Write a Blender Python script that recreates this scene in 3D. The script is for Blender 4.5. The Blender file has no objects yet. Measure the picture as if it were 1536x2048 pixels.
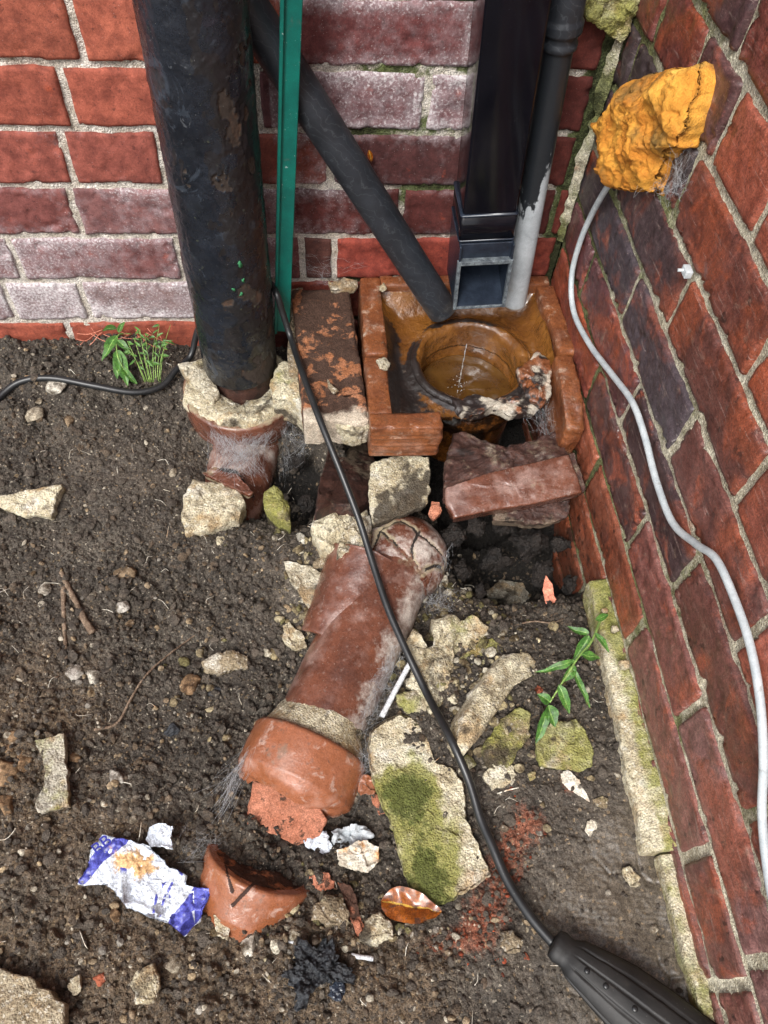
import bpy, bmesh, math, random
import numpy as np
from mathutils import Vector, Matrix
random.seed(7); RS = np.random.RandomState(11)
scene = bpy.context.scene

# ---------------------------------------------------------------- camera
CAM = np.array([0.001868, -0.89113, 0.77365]); YAW, PITCH, ROLL = -0.1711, 0.9937, 0.1096; FPX = 1540.0
def cam_rot(a, b, c):
    Rz = np.array([[math.cos(a), -math.sin(a), 0], [math.sin(a), math.cos(a), 0], [0, 0, 1]])
    B = np.array([[1, 0, 0], [0, 0, -1], [0, 1, 0]], float)
    Rx = np.array([[1, 0, 0], [0, math.cos(b), -math.sin(b)], [0, math.sin(b), math.cos(b)]])
    Rr = np.array([[math.cos(c), -math.sin(c), 0], [math.sin(c), math.cos(c), 0], [0, 0, 1]])
    return Rr @ Rx @ B @ Rz.T
RC = cam_rot(YAW, PITCH, ROLL)
cd = bpy.data.cameras.new('camera'); cam = bpy.data.objects.new('camera', cd)
scene.collection.objects.link(cam); scene.camera = cam
cd.sensor_fit = 'VERTICAL'; cd.sensor_height = 36.0; cd.lens = FPX / 2048 * 36.0
cd.clip_start = 0.01; cd.clip_end = 200
mw = Matrix.Identity(4)
for i in range(3):
    mw[i][0] = RC[0][i]; mw[i][1] = -RC[1][i]; mw[i][2] = -RC[2][i]; mw[i][3] = CAM[i]
cam.matrix_world = mw

# ---------------------------------------------------------------- sky, sun, exposure
SUN_EL, SUN_AZ = math.radians(52), math.radians(-150)     # azimuth of the sun measured from +y towards +x
w = bpy.data.worlds.new('World'); scene.world = w; w.use_nodes = True
wn = w.node_tree; wn.nodes.clear()
sky = wn.nodes.new('ShaderNodeTexSky'); sky.sky_type = 'NISHITA'; sky.sun_disc = False
sky.sun_elevation = SUN_EL; sky.sun_rotation = SUN_AZ; sky.air_density = 1.0; sky.dust_density = 4.0; sky.ozone_density = 1.0
hs = wn.nodes.new('ShaderNodeHueSaturation'); hs.inputs['Saturation'].default_value = 0.42
bg = wn.nodes.new('ShaderNodeBackground'); bg.inputs['Strength'].default_value = 0.15
wo = wn.nodes.new('ShaderNodeOutputWorld')
wn.links.new(sky.outputs[0], hs.inputs['Color']); wn.links.new(hs.outputs[0], bg.inputs[0]); wn.links.new(bg.outputs[0], wo.inputs[0])
sd = bpy.data.lights.new('sun', 'SUN'); sd.energy = 1.35; sd.angle = math.radians(16); sd.color = (1, 0.985, 0.96)
so = bpy.data.objects.new('sun', sd); scene.collection.objects.link(so)
sv = Vector((math.sin(SUN_AZ) * math.cos(SUN_EL), math.cos(SUN_AZ) * math.cos(SUN_EL), math.sin(SUN_EL)))
so.rotation_euler = sv.to_track_quat('Z', 'Y').to_euler()
scene.view_settings.view_transform = 'Standard'; scene.view_settings.look = 'None'
scene.view_settings.exposure = 0.80; scene.view_settings.gamma = 1

# ---------------------------------------------------------------- pixel (photograph, 1536x2048) to a point on a real plane
def ray(u, v):
    d = RC.T @ np.array([(u - 768) / FPX, (v - 1024) / FPX, 1.0]); return d
def at(u, v, x=None, y=None, z=None):
    d = ray(u, v)
    ax, val = (0, x) if x is not None else ((1, y) if y is not None else (2, z))
    return CAM + d * (val - CAM[ax]) / d[ax]
def atp(u, v, O, N):
    d = ray(u, v); return CAM + d * (np.dot(O - CAM, N) / np.dot(d, N))

# ---------------------------------------------------------------- vectorised noise
def _h(ix, iy, iz, s):
    n = (ix * 374761393 + iy * 668265263 + iz * 2147483647 + s * 974634777) & 0xffffffff
    n = ((n ^ (n >> 13)) * 1274126177) & 0xffffffff
    n = ((n ^ (n >> 15)) * 2246822519) & 0xffffffff
    return ((n ^ (n >> 16)) & 0xffffff) / float(0xffffff)
def vn(P, s=0):
    P = np.asarray(P, float); I = np.floor(P).astype(np.int64); f = P - I; f = f * f * f * (f * (f * 6 - 15) + 10)
    r = 0
    for dx in (0, 1):
        for dy in (0, 1):
            for dz in (0, 1):
                wgt = (f[..., 0] if dx else 1 - f[..., 0]) * (f[..., 1] if dy else 1 - f[..., 1]) * (f[..., 2] if dz else 1 - f[..., 2])
                r = r + wgt * _h(I[..., 0] + dx, I[..., 1] + dy, I[..., 2] + dz, s)
    return r * 2 - 1
def fbm(P, sc, octv=4, s=0, g=.5):
    P = np.asarray(P, float); a = 1; t = 0; n = 0
    for o in range(octv):
        t = t + a * vn(P * sc * (2.03 ** o) + 17.3 * o, s + o * 7); n += a; a *= g
    return t / n
def worley(x, y, sc, s=0):
    X = x * sc; Y = y * sc; ix = np.floor(X).astype(np.int64); iy = np.floor(Y).astype(np.int64)
    f1 = np.full(np.shape(X), 9.); f2 = f1.copy(); idc = np.zeros(np.shape(X))
    z = np.zeros_like(ix)
    for dx in (-1, 0, 1):
        for dy in (-1, 0, 1):
            cx = ix + dx; cy = iy + dy
            px = cx + _h(cx, cy, z, s); py = cy + _h(cx, cy, z, s + 5); d = np.hypot(px - X, py - Y)
            c = _h(cx, cy, z, s + 9)
            m = d < f1; f2 = np.where(m, f1, np.minimum(f2, d)); idc = np.where(m, c, idc); f1 = np.where(m, d, f1)
    return f1, f2, idc
def sst(a, b, x): t = np.clip((x - a) / (b - a), 0, 1); return t * t * (3 - 2 * t)
def lin(c):
    return tuple(((v / 255) / 12.92 if v / 255 <= .04045 else ((v / 255 + .055) / 1.055) ** 2.4) for v in c)

# ---------------------------------------------------------------- scene graph helpers
COL = scene.collection
def tag(o, label=None, cat=None, group=None, kind=None):
    if label: o['label'] = label
    if cat: o['category'] = cat
    if group: o['group'] = group
    if kind: o['kind'] = kind
    return o
def thing(name, label, cat, loc=(0, 0, 0), group=None):
    o = bpy.data.objects.new(name, None); COL.objects.link(o); o.location = Vector(loc); o.empty_display_size = .02
    return tag(o, label, cat, group)
def mk(name, V, F, mat, parent=None, loc=None, attrs=None, smooth=True, mats=None, midx=None):
    V = np.asarray(V, float)
    base = np.array(parent['_abs']) if parent is not None else (np.array(loc) if loc is not None else np.array([V[:, 0].mean(), V[:, 1].mean(), V[:, 2].min()]))
    me = bpy.data.meshes.new(name); me.from_pydata((V - base).tolist(), [], [list(map(int, f)) for f in F])
    me.materials.append(mat)
    if mats:
        for m_ in mats: me.materials.append(m_)
    if midx is not None: me.polygons.foreach_set('material_index', list(midx))
    if smooth: me.polygons.foreach_set('use_smooth', [True] * len(me.polygons))
    if attrs:
        for k, a in attrs.items():
            a = np.asarray(a, float)
            if a.ndim == 1:
                t = me.attributes.new(k, 'FLOAT', 'POINT'); t.data.foreach_set('value', a)
            else:
                t = me.attributes.new(k, 'FLOAT_COLOR', 'POINT'); t.data.foreach_set('color', np.c_[a[:, :3], np.ones(len(a))].ravel())
    me.update()
    o = bpy.data.objects.new(name, me); COL.objects.link(o)
    if parent is not None: o.parent = parent
    else: o.location = Vector(base)
    o['_abs'] = [float(q) for q in base]
    return o
def T(name, label, cat, loc, group=None):
    o = thing(name, label, cat, loc, group); o['_abs'] = [float(q) for q in loc]; return o
def join(parts):
    V = []; F = []; n = 0
    for v, f in parts:
        v = np.asarray(v); V.append(v); F += [[i + n for i in q] for q in f]; n += len(v)
    return np.vstack(V), F
def grid_faces(nr, nc, wrap=False, off=0):
    F = []
    for i in range(nr - 1):
        for j in range(nc if wrap else nc - 1):
            a = i * nc + j; b = i * nc + (j + 1) % nc; F.append((a + off, b + off, b + nc + off, a + nc + off))
    return F

# ---------------------------------------------------------------- materials
def mat(name, base, var=None, scale=40, rough=.85, bump=.3, bscale=260, bdist=.002, spec=.4, coat=0, layers=(), cattr=None, metal=0, rvar=0, vmix=.9, trans=0, alpha=1, detail=6, grain=.30, vb=0, battr=None):
    if '@' in name: name, g_ = name.split('@'); grain = float(g_)
    m = bpy.data.materials.new(name); m.use_nodes = True; nt = m.node_tree; N = nt.nodes; L = nt.links
    bs = N['Principled BSDF']; geo = N.new('ShaderNodeNewGeometry')
    def noise(sc, det=6, ro=.6, dist=0):
        n = N.new('ShaderNodeTexNoise'); n.inputs['Scale'].default_value = sc; n.inputs['Detail'].default_value = det
        n.inputs['Roughness'].default_value = ro; n.inputs['Distortion'].default_value = dist; L.new(geo.outputs['Position'], n.inputs['Vector']); return n.outputs['Fac']
    def mrange(src, lo, hi, a=0, b=1):
        r = N.new('ShaderNodeMapRange'); r.interpolation_type = 'SMOOTHSTEP'
        for k, v in zip(('From Min', 'From Max', 'To Min', 'To Max'), (lo, hi, a, b)): r.inputs[k].default_value = v
        L.new(src, r.inputs['Value']); return r.outputs['Result']
    def math_(op, a, b):
        r = N.new('ShaderNodeMath'); r.operation = op
        for i, s in enumerate((a, b)):
            if isinstance(s, (int, float)): r.inputs[i].default_value = s
            else: L.new(s, r.inputs[i])
        return r.outputs[0]
    def mix(f, a, b):
        r = N.new('ShaderNodeMix'); r.data_type = 'RGBA'
        if isinstance(f, (int, float)): r.inputs[0].default_value = f
        else: L.new(f, r.inputs[0])
        for i, s in ((6, a), (7, b)):
            if isinstance(s, tuple): r.inputs[i].default_value = (*s, 1)
            else: L.new(s, r.inputs[i])
        return r.outputs[2]
    def attr(nm, col=False):
        a = N.new('ShaderNodeAttribute'); a.attribute_name = nm; return a.outputs['Color' if col else 'Fac']
    if cattr:
        c0 = attr(cattr, True)
        dk = N.new('ShaderNodeMix'); dk.data_type = 'RGBA'; dk.blend_type = 'MULTIPLY'; L.new(mrange(noise(scale, detail), .3, .7), dk.inputs[0]); L.new(c0, dk.inputs[6]); dk.inputs[7].default_value = (*(var or (.6, .55, .55)), 1)
        c = dk.outputs[2]
    else:
        c = mix(math_('MULTIPLY', mrange(noise(scale, detail), .32, .68), vmix), base, var or tuple(q * .6 for q in base))
    r = None
    if rvar:
        r = mrange(noise(scale * 1.7, 5), .3, .7, max(.03, rough - rvar), min(1, rough + rvar))
    for ly in layers:
        k = ly['src']
        if k[0] == 'noise': f = mrange(noise(k[1], k[4] if len(k) > 4 else 7, .62, k[5] if len(k) > 5 else 0), k[2], k[3])
        elif k[0] == 'attr': # attr, name, lo, hi, noise scale, noise amount
            f = mrange(math_('ADD', attr(k[1]), math_('MULTIPLY', math_('SUBTRACT', noise(k[4], 7, .65), .5), k[5])), k[2], k[3])
        elif k[0] == 'vor':
            v = N.new('ShaderNodeTexVoronoi'); v.inputs['Scale'].default_value = k[1]; L.new(geo.outputs['Position'], v.inputs['Vector']); f = mrange(v.outputs['Distance'], k[3], k[2])
            f = math_('MULTIPLY', f, mrange(noise(k[1] * .37, 2), .5, .6))
        elif k[0] == 'cell': # per-granule colour: scale, lo, hi
            v = N.new('ShaderNodeTexVoronoi'); v.inputs['Scale'].default_value = k[1]; L.new(geo.outputs['Position'], v.inputs['Vector']); sx = N.new('ShaderNodeSeparateColor'); L.new(v.outputs['Color'], sx.inputs[0]); f = mrange(sx.outputs[0], k[2], k[3])
        elif k[0] == 'streak': # scale xyz, lo, hi
            mp = N.new('ShaderNodeVectorMath'); mp.operation = 'MULTIPLY'; L.new(geo.outputs['Position'], mp.inputs[0]); mp.inputs[1].default_value = k[1]
            n = N.new('ShaderNodeTexNoise'); n.inputs['Scale'].default_value = 1; n.inputs['Detail'].default_value = 6; n.inputs['Roughness'].default_value = .7; L.new(mp.outputs[0], n.inputs['Vector']); f = mrange(n.outputs['Fac'], k[2], k[3])
        elif k[0] == 'strand':
            wv = N.new('ShaderNodeTexWave'); wv.wave_type = 'BANDS'; wv.bands_direction = 'DIAGONAL'; wv.inputs['Scale'].default_value = k[1]; wv.inputs['Distortion'].default_value = 14; wv.inputs['Detail'].default_value = 4; L.new(geo.outputs['Position'], wv.inputs['Vector']); f = mrange(wv.outputs['Fac'], k[2], k[3])
        if ly.get('mul'): f = math_('MULTIPLY', f, attr(ly['mul']))
        f = math_('MULTIPLY', f, ly.get('fac', 1.0)); c = mix(f, c, ly['col'])
        if 'rough' in ly:
            rr = N.new('ShaderNodeMix'); L.new(f, rr.inputs[0])
            if r is None: rr.inputs[2].default_value = rough
            else: L.new(r, rr.inputs[2])
            rr.inputs[3].default_value = ly['rough']; r = rr.outputs[0]
    if grain:
        g = math_('MULTIPLY', mrange(noise(620, 3, .7), .36, .64, 1 - grain, 1 + grain), mrange(noise(190, 5, .7), .36, .64, 1 - grain * .7, 1 + grain * .7))
        vm = N.new('ShaderNodeVectorMath'); vm.operation = 'SCALE'; L.new(c, vm.inputs[0]); L.new(g, vm.inputs['Scale']); c = vm.outputs[0]
    L.new(c, bs.inputs['Base Color'])
    if r is None: bs.inputs['Roughness'].default_value = rough
    else: L.new(r, bs.inputs['Roughness'])
    bs.inputs['Specular IOR Level'].default_value = spec; bs.inputs['Coat Weight'].default_value = coat; bs.inputs['Coat Roughness'].default_value = .12
    bs.inputs['Metallic'].default_value = metal; bs.inputs['Transmission Weight'].default_value = trans; bs.inputs['Alpha'].default_value = alpha
    if bump:
        b = N.new('ShaderNodeBump'); b.inputs['Strength'].default_value = bump; b.inputs['Distance'].default_value = bdist
        if battr: L.new(math_('MULTIPLY', attr(battr), bump), b.inputs['Strength'])
        h = math_('ADD', noise(bscale, 6, .65), math_('MULTIPLY', noise(bscale * .25, 3), .8))
        for sc_, am in ((vb, 1.2), (vb * 2.3, .6)) if vb else ():
            v = N.new('ShaderNodeTexVoronoi'); v.inputs['Scale'].default_value = sc_; L.new(geo.outputs['Position'], v.inputs['Vector']); h = math_('SUBTRACT', h, math_('MULTIPLY', v.outputs['Distance'], am))
        L.new(h, b.inputs['Height']); L.new(b.outputs[0], bs.inputs['Normal'])
    return m
WH = lin((215, 210, 200))
M = {}
M['brick'] = mat('fired_clay_brick@.14', (.3, .1, .07), (.50, .46, .48), 55, .82, .6, 620, .0007, .3, cattr='bcol', layers=(
    dict(col=lin((95, 40, 38)), src=('noise', 22, .56, .75), fac=.35),
    dict(col=lin((190, 85, 50)), src=('noise', 30, .62, .72, 8), fac=.35),
    dict(col=lin((30, 22, 22)), src=('vor', 230, .10, .22), fac=.5),
    dict(col=lin((176, 164, 168)), src=('attr', 'eff', .42, 1.05, 75, 1.0), rough=.95, fac=.62), dict(col=lin((222, 218, 218)), src=('attr', 'eff', .72, 1.15, 300, 1.8), rough=.95, fac=.7), dict(col=lin((60, 34, 32)), src=('noise', 150, .60, .66, 7), fac=.5),
    dict(col=lin((232, 228, 226)), src=('vor', 300, .08, .18), fac=.55, mul='eff'),
    dict(col=lin((30, 26, 20)), src=('attr', 'wet', .4, .9, 60, .7), rough=.22, fac=.25)))
M['brick_right'] = mat('wet_engineering_brick', (.3, .1, .07), (.62, .56, .56), 40, .42, .4, 560, .0006, .5, cattr='bcol', rvar=.14, layers=(
    dict(col=lin((60, 50, 56)), src=('noise', 14, .56, .72), fac=.3), dict(col=lin((158, 80, 48)), src=('noise', 8, .50, .64, 8, .5), fac=.5), dict(col=lin((150, 128, 112)), src=('noise', 42, .60, .72, 8), fac=.45, rough=.7), dict(col=lin((36, 26, 24)), src=('noise', 55, .62, .68, 9), fac=.7),
    dict(col=lin((176, 88, 56)), src=('noise', 26, .54, .70, 8, .6), fac=.45),
    dict(col=lin((32, 20, 20)), src=('vor', 260, .10, .24), fac=.6),
    dict(col=lin((190, 170, 160)), src=('streak', (120, 24, 420), .57, .68), fac=.32), dict(col=lin((46, 30, 28)), src=('streak', (60, 12, 300), .55, .70), fac=.4), dict(col=lin((205, 200, 196)), src=('attr', 'eff', .60, 1.1, 260, 1.9), rough=.9, fac=.7),
    dict(col=lin((215, 190, 170)), src=('vor', 330, .06, .14), fac=.6),
    dict(col=lin((35, 24, 16)), src=('attr', 'wet', .4, .9, 45, .8), rough=.14, fac=.3), dict(col=lin((34, 26, 22)), src=('noise', 30, .55, .64, 8), fac=.85, mul='wet')))
M['mortar_pale'] = mat('pale_lime_mortar', lin((216, 210, 200)), lin((176, 166, 150)), 60, .95, .9, 600, .0014, .2, vb=420, grain=.3, layers=(dict(col=lin((96, 84, 66)), src=('noise', 170, .60, .66, 6), fac=.45), 
    dict(col=lin((112, 98, 78)), src=('noise', 45, .58, .72), fac=.6),
    dict(col=lin((70, 84, 28)), src=('attr', 'moss', .5, .75, 90, .9), fac=.9),
    dict(col=lin((36, 36, 22)), src=('attr', 'moss', .75, 1.1, 130, .9), fac=.85)))
M['mortar_grey'] = mat('buff_cement_mortar', lin((204, 198, 176)), lin((166, 158, 134)), 50, .93, .9, 600, .0014, .25, vb=420, grain=.3, layers=(dict(col=lin((84, 76, 58)), src=('noise', 170, .59, .65, 6), fac=.4), dict(col=lin((214, 208, 190)), src=('cell', 520, .86, .9), fac=.6), 
    dict(col=lin((190, 186, 172)), src=('noise', 35, .55, .72), fac=.6),
    dict(col=lin((92, 98, 44)), src=('attr', 'moss', .45, .8, 80, .9), fac=.85),
    dict(col=lin((38, 44, 26)), src=('attr', 'moss', .8, 1.1, 150, .9), fac=.8),
    dict(col=lin((175, 108, 80)), src=('noise', 28, .62, .72), fac=.45)))
M['soil'] = mat('damp_crumbly_soil', lin((90, 82, 72)), lin((54, 48, 42)), 30, .8, 1, 900, .0018, .45, rvar=.18, vb=300, grain=.4, battr='loose', layers=(
    dict(col=lin((112, 94, 74)), src=('attr', 'sandy', .35, .9, 45, 1.0), fac=.75, rough=.9),
    dict(col=lin((46, 41, 37)), src=('noise', 26, .54, .70, 8), fac=.6, mul='loose'), dict(col=lin((112, 105, 94)), src=('noise', 13, .54, .70, 8), fac=.5, rough=.9),
    dict(col=lin((92, 84, 73)), src=('attr', 'smear', .4, .9, 30, .5), fac=.8, rough=.30),
    dict(col=lin((122, 114, 104)), src=('cell', 330, .72, .95), fac=.4, mul='loose'), dict(col=lin((26, 24, 22)), src=('cell', 260, .75, .9), fac=.4, mul='loose'),
    dict(col=lin((150, 86, 60)), src=('attr', 'brickdust', .35, 1.0, 150, 1.4), fac=.65, rough=.8),
    dict(col=lin((196, 186, 166)), src=('cell', 480, .975, .985), fac=.6, mul='loose'), dict(col=lin((150, 128, 98)), src=('cell', 360, .96, .98), fac=.5), dict(col=lin((20, 17, 15)), src=('attr', 'pit_shade', .3, .9, 40, .6), fac=.92, rough=.55)))  # last layer paints the shade of the deep pits into the soil colour
M['crumb'] = mat('soil_crumb', lin((94, 85, 75)), lin((54, 48, 42)), 60, .8, .9, 1100, .0010, .45, rvar=.18, vb=600, layers=(dict(col=lin((104, 86, 66)), src=('noise', 9, .55, .65), fac=.6),))
M['shaded_soil'] = mat('shade_dark_soil', lin((40, 33, 28)), lin((18, 15, 13)), 60, .65, .9, 700, .0014, .45, rvar=.2, vb=420, layers=(dict(col=lin((96, 62, 46)), src=('noise', 24, .58, .68), fac=.6),))  # darker soil copy, the hollow's shade painted into its colour
M['grit'] = mat('mixed_grit', lin((178, 166, 142)), lin((96, 80, 62)), 90, .85, .8, 700, .0012, .3, cattr='bcol', layers=(dict(col=lin((70, 62, 52)), src=('noise', 110, .56, .64, 7), fac=.75), dict(col=lin((206, 200, 186)), src=('noise', 160, .62, .7), fac=.5)))
M['paint'] = mat('peeling_black_paint@.15', (.006, .008, .012), (.016, .020, .028), 26, .24, .4, 200, .0012, .6, rvar=.12, layers=(
    dict(col=lin((58, 66, 76)), src=('noise', 21, .60, .64, 9, .8), fac=.5, rough=.45), dict(col=lin((34, 29, 26)), src=('attr', 'thin', .4, .6, 60, .5), fac=.5, rough=.4), dict(col=lin((96, 100, 104)), src=('noise', 75, .66, .70, 9, 1.5), fac=.5),
    dict(col=lin((48, 38, 31)), src=('attr', 'rust', .45, .62, 45, .6), rough=.85),
    dict(col=lin((104, 70, 46)), src=('attr', 'rust', .85, 1.15, 70, .9), rough=.9, fac=.5),
    dict(col=lin((90, 95, 70)), src=('noise', 120, .64, .72), fac=.5, rough=.95),
    dict(col=lin((200, 200, 195)), src=('vor', 260, .05, .10), fac=.5)))
M['green_fleck'] = mat('green_paint_fleck', lin((56, 128, 84)), None, 60, .7, .2)
M['green'] = mat('green_coated_metal@.07', lin((6, 104, 92)), lin((4, 84, 76)), 30, .38, .12, 300, .0005, .5, layers=(
    dict(col=lin((130, 180, 170)), src=('vor', 260, .05, .10), fac=.8), dict(col=lin((70, 96, 84)), src=('noise', 60, .60, .70, 8), fac=.6, rough=.7), dict(col=lin((170, 185, 178)), src=('noise', 190, .66, .70), fac=.7)))
M['black_plastic'] = mat('black_waste_plastic@.07', lin((42, 46, 52)), lin((30, 33, 38)), 30, .5, .2, 220, .0006, .45, rvar=.1, layers=(
    dict(col=lin((120, 112, 98)), src=('attr', 'dust', .5, 1.1, 70, .9), fac=.7, rough=.9), dict(col=lin((150, 150, 145)), src=('vor', 240, .04, .09), fac=.5),
    dict(col=lin((90, 94, 98)), src=('strand', 40, .95, 1), fac=.25)))
M['gloss_black'] = mat('gloss_black_plastic@.07', (.003, .003, .005), (.005, .005, .008), 20, .12, .02, 90, .0002, .3, layers=(
    dict(col=lin((150, 150, 150)), src=('vor', 200, .03, .06), fac=.5), dict(col=lin((70, 70, 75)), src=('attr', 'dust', .5, 1.2, 60, .9), fac=.5, rough=.6)))
M['shoe'] = mat('blue_black_plastic@.07', lin((40, 48, 60)), lin((24, 30, 40)), 40, .25, .12, 120, .0005, .5, layers=(
    dict(col=lin((130, 132, 132)), src=('vor', 220, .05, .1), fac=.6),))
M['shoe_edge'] = mat('scuffed_plastic_edge', lin((110, 118, 122)), lin((60, 66, 72)), 120, .5, .3)
M['grey_pipe'] = mat('grey_waste_pipe@.07', lin((178, 184, 188)), lin((150, 156, 160)), 28, .42, .15, 220, .0006, .4, layers=(
    dict(col=(.018, .021, .025), src=('attr', 'paint', .40, .60, 110, 1.1), rough=.32), dict(col=lin((140, 125, 100)), src=('attr', 'dust', .5, .9, 70, .9), fac=.85, rough=.9),
    dict(col=lin((105, 112, 116)), src=('noise', 24, .6, .75, 8, 1.2), fac=.4)))
GL = dict(grain=.12, vb=420, rough=.27, bump=.16, bscale=170, bdist=.0012, spec=.55)
M['glaze'] = mat('salt_glazed_clay@.16', lin((110, 68, 52)), lin((82, 49, 38)), 28, coat=.3, rvar=.12, layers=(
    dict(col=lin((168, 140, 130)), src=('noise', 20, .50, .70, 8), fac=.5, rough=.75),
    dict(col=lin((126, 70, 40)), src=('noise', 12, .55, .7), fac=.5), dict(col=lin((176, 160, 150)), src=('noise', 130, .60, .68, 6), fac=.22, rough=.9),
    dict(col=lin((205, 196, 186)), src=('attr', 'web', .5, 1.1, 120, 1.2), fac=.8, rough=.95),
    dict(col=lin((150, 138, 112)), src=('attr', 'dirt', .45, .85, 90, .9), fac=.9, rough=.95),
    dict(col=lin((190, 175, 165)), src=('vor', 280, .09, .17), fac=.5),
    dict(col=lin((20, 12, 10)), src=('attr', 'crack', .35, .6, 200, .25), fac=.95, rough=.95)), **GL)
M['glaze_orange'] = mat('orange_glazed_clay', lin((152, 96, 70)), lin((134, 80, 50)), 22, coat=.05, rvar=.14, layers=(dict(col=lin((190, 168, 156)), src=('noise', 48, .56, .66, 9, .4), fac=.55, rough=.9), dict(col=lin((84, 58, 44)), src=('streak', (40, 260, 90), .60, .68), fac=.5), dict(col=lin((110, 92, 76)), src=('noise', 30, .60, .68, 8), fac=.7, rough=.9),
    dict(col=lin((172, 140, 126)), src=('noise', 18, .50, .70, 8), fac=.6, rough=.8), dict(col=lin((80, 60, 50)), src=('noise', 120, .60, .68, 6), fac=.5, rough=.9),
    dict(col=lin((148, 88, 38)), src=('noise', 14, .56, .7), fac=.5),
    dict(col=lin((95, 80, 64)), src=('attr', 'dirt', .45, .85, 110, .9), fac=.9, rough=.95),
    dict(col=lin((205, 196, 186)), src=('attr', 'web', .5, 1.1, 120, 1.2), fac=.75, rough=.95),
    dict(col=lin((40, 22, 15)), src=('attr', 'crack', .35, .6, 200, .25), fac=.95, rough=.95)), **GL)
M['terracotta'] = mat('bare_terracotta', lin((180, 122, 98)), lin((152, 94, 70)), 45, .9, .5, 400, .0015, .25, layers=(
    dict(col=lin((60, 46, 38)), src=('noise', 70, .57, .63, 8), fac=.9), dict(col=lin((50, 40, 34)), src=('attr', 'dirt', .45, .7, 120, .9), fac=.9)))
M['block'] = mat('soil_caked_terracotta', lin((146, 94, 62)), lin((156, 108, 80)), 60, .9, .7, 420, .002, .25, layers=(
    dict(col=lin((66, 50, 42)), src=('noise', 42, .42, .50, 9, .3), fac=.97, rough=.85), dict(col=lin((188, 176, 158)), src=('attr', 'dirt', .45, .8, 80, .9), fac=.9)))
M['gully'] = mat('wet_glazed_gully@.24', lin((130, 78, 46)), lin((98, 56, 36)), 34, .36, .6, 260, .0014, .5, coat=.2, rvar=.12, layers=(
    dict(col=lin((150, 112, 92)), src=('noise', 30, .52, .68, 8), fac=.55, rough=.7), dict(col=lin((90, 66, 50)), src=('noise', 95, .58, .66, 7), fac=.6),
    dict(col=lin((28, 24, 24)), src=('attr', 'soot_shade', .45, .62, 70, .8), fac=.96, rough=.55),
    dict(col=lin((185, 176, 160)), src=('attr', 'dirt', .45, .85, 110, 1.0), fac=.8, rough=.9),
    dict(col=lin((215, 200, 180)), src=('vor', 260, .07, .13), fac=.5), dict(col=lin((172, 150, 130)), src=('noise', 60, .58, .68, 8), fac=.5, rough=.85)))
M['basin'] = mat('running_water_on_glaze@.07', lin((124, 80, 32)), lin((92, 56, 26)), 18, .10, .9, 45, .006, .6, coat=1.0, rvar=.05, layers=(
    dict(col=lin((152, 102, 50)), src=('noise', 22, .5, .68, 8, 1.0), fac=.6),
    dict(col=lin((26, 22, 22)), src=('attr', 'soot_shade', .45, .60, 60, .9), fac=.97, rough=.5),
    dict(col=lin((176, 160, 140)), src=('attr', 'dirt', .45, .85, 110, 1.0), fac=.85, rough=.6)))
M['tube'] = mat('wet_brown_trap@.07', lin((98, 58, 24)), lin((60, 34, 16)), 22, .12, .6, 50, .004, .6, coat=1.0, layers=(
    dict(col=lin((20, 14, 10)), src=('attr', 'soot_shade', .45, .65, 70, .8), fac=.95),))
M['water'] = mat('brown_standing_water@.07', lin((92, 64, 28)), lin((72, 46, 20)), 30, .05, .25, 40, .003, .6, coat=1.0)
M['trickle'] = mat('clear_trickle', (.75, .75, .75), (.6, .6, .6), 200, .05, .6, 200, .002, .8, coat=1.0, trans=.5)
M['cement'] = mat('rough_cement', lin((208, 200, 174)), lin((164, 150, 120)), 42, .93, .8, 500, .0016, .25, vb=380, grain=.24, layers=(dict(col=lin((122, 104, 82)), src=('attr', 'tone', .3, 1.0, 30, .5), fac=.8), dict(col=lin((150, 146, 138)), src=('attr', 'tone', -.3, -1.0, 30, .5), fac=.8), dict(col=lin((80, 70, 54)), src=('noise', 120, .59, .65, 7), fac=.55), dict(col=lin((222, 218, 204)), src=('cell', 430, .84, .9), fac=.4), dict(col=lin((94, 82, 64)), src=('cell', 330, .88, .92), fac=.45), 
    dict(col=lin((216, 212, 198)), src=('noise', 30, .54, .68, 8), fac=.8),
    dict(col=lin((160, 128, 84)), src=('noise', 24, .52, .64, 8), fac=.6), dict(col=lin((112, 100, 80)), src=('noise', 38, .56, .66, 8), fac=.6),
    dict(col=lin((134, 134, 66)), src=('attr', 'moss', .35, .75, 60, 1.0), fac=.85),
    dict(col=lin((74, 82, 38)), src=('attr', 'moss', .8, 1.15, 150, 1.1), fac=.85),
    dict(col=lin((60, 52, 44)), src=('attr', 'dirt', .45, .8, 90, 1.0), fac=.9),
    dict(col=lin((50, 54, 30)), src=('noise', 210, .60, .66), fac=.6, mul='moss')))
M['foam'] = mat('orange_expanding_foam@.07', lin((216, 156, 62)), lin((192, 118, 38)), 32, .8, .7, 500, .002, .35, layers=(
    dict(col=lin((228, 176, 84)), src=('noise', 26, .54, .7), fac=.7),
    dict(col=lin((96, 84, 50)), src=('attr', 'dirt', .5, 1.1, 70, 1.0), fac=.8),
    dict(col=lin((90, 62, 34)), src=('vor', 300, .10, .2), fac=.6)))
M['cable_white'] = mat('white_cable_sheath@.07', lin((186, 192, 194)), lin((160, 168, 172)), 50, .4, .15, 200, .0006, .4, layers=(
    dict(col=lin((120, 118, 108)), src=('noise', 75, .6, .7), fac=.5),))
M['cable_black'] = mat('black_cable_sheath@.07', (.012, .013, .014), (.02, .021, .022), 50, .36, .1, 300, .0004, .5, layers=(
    dict(col=lin((150, 145, 135)), src=('vor', 260, .05, .11), fac=.6),))
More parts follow.
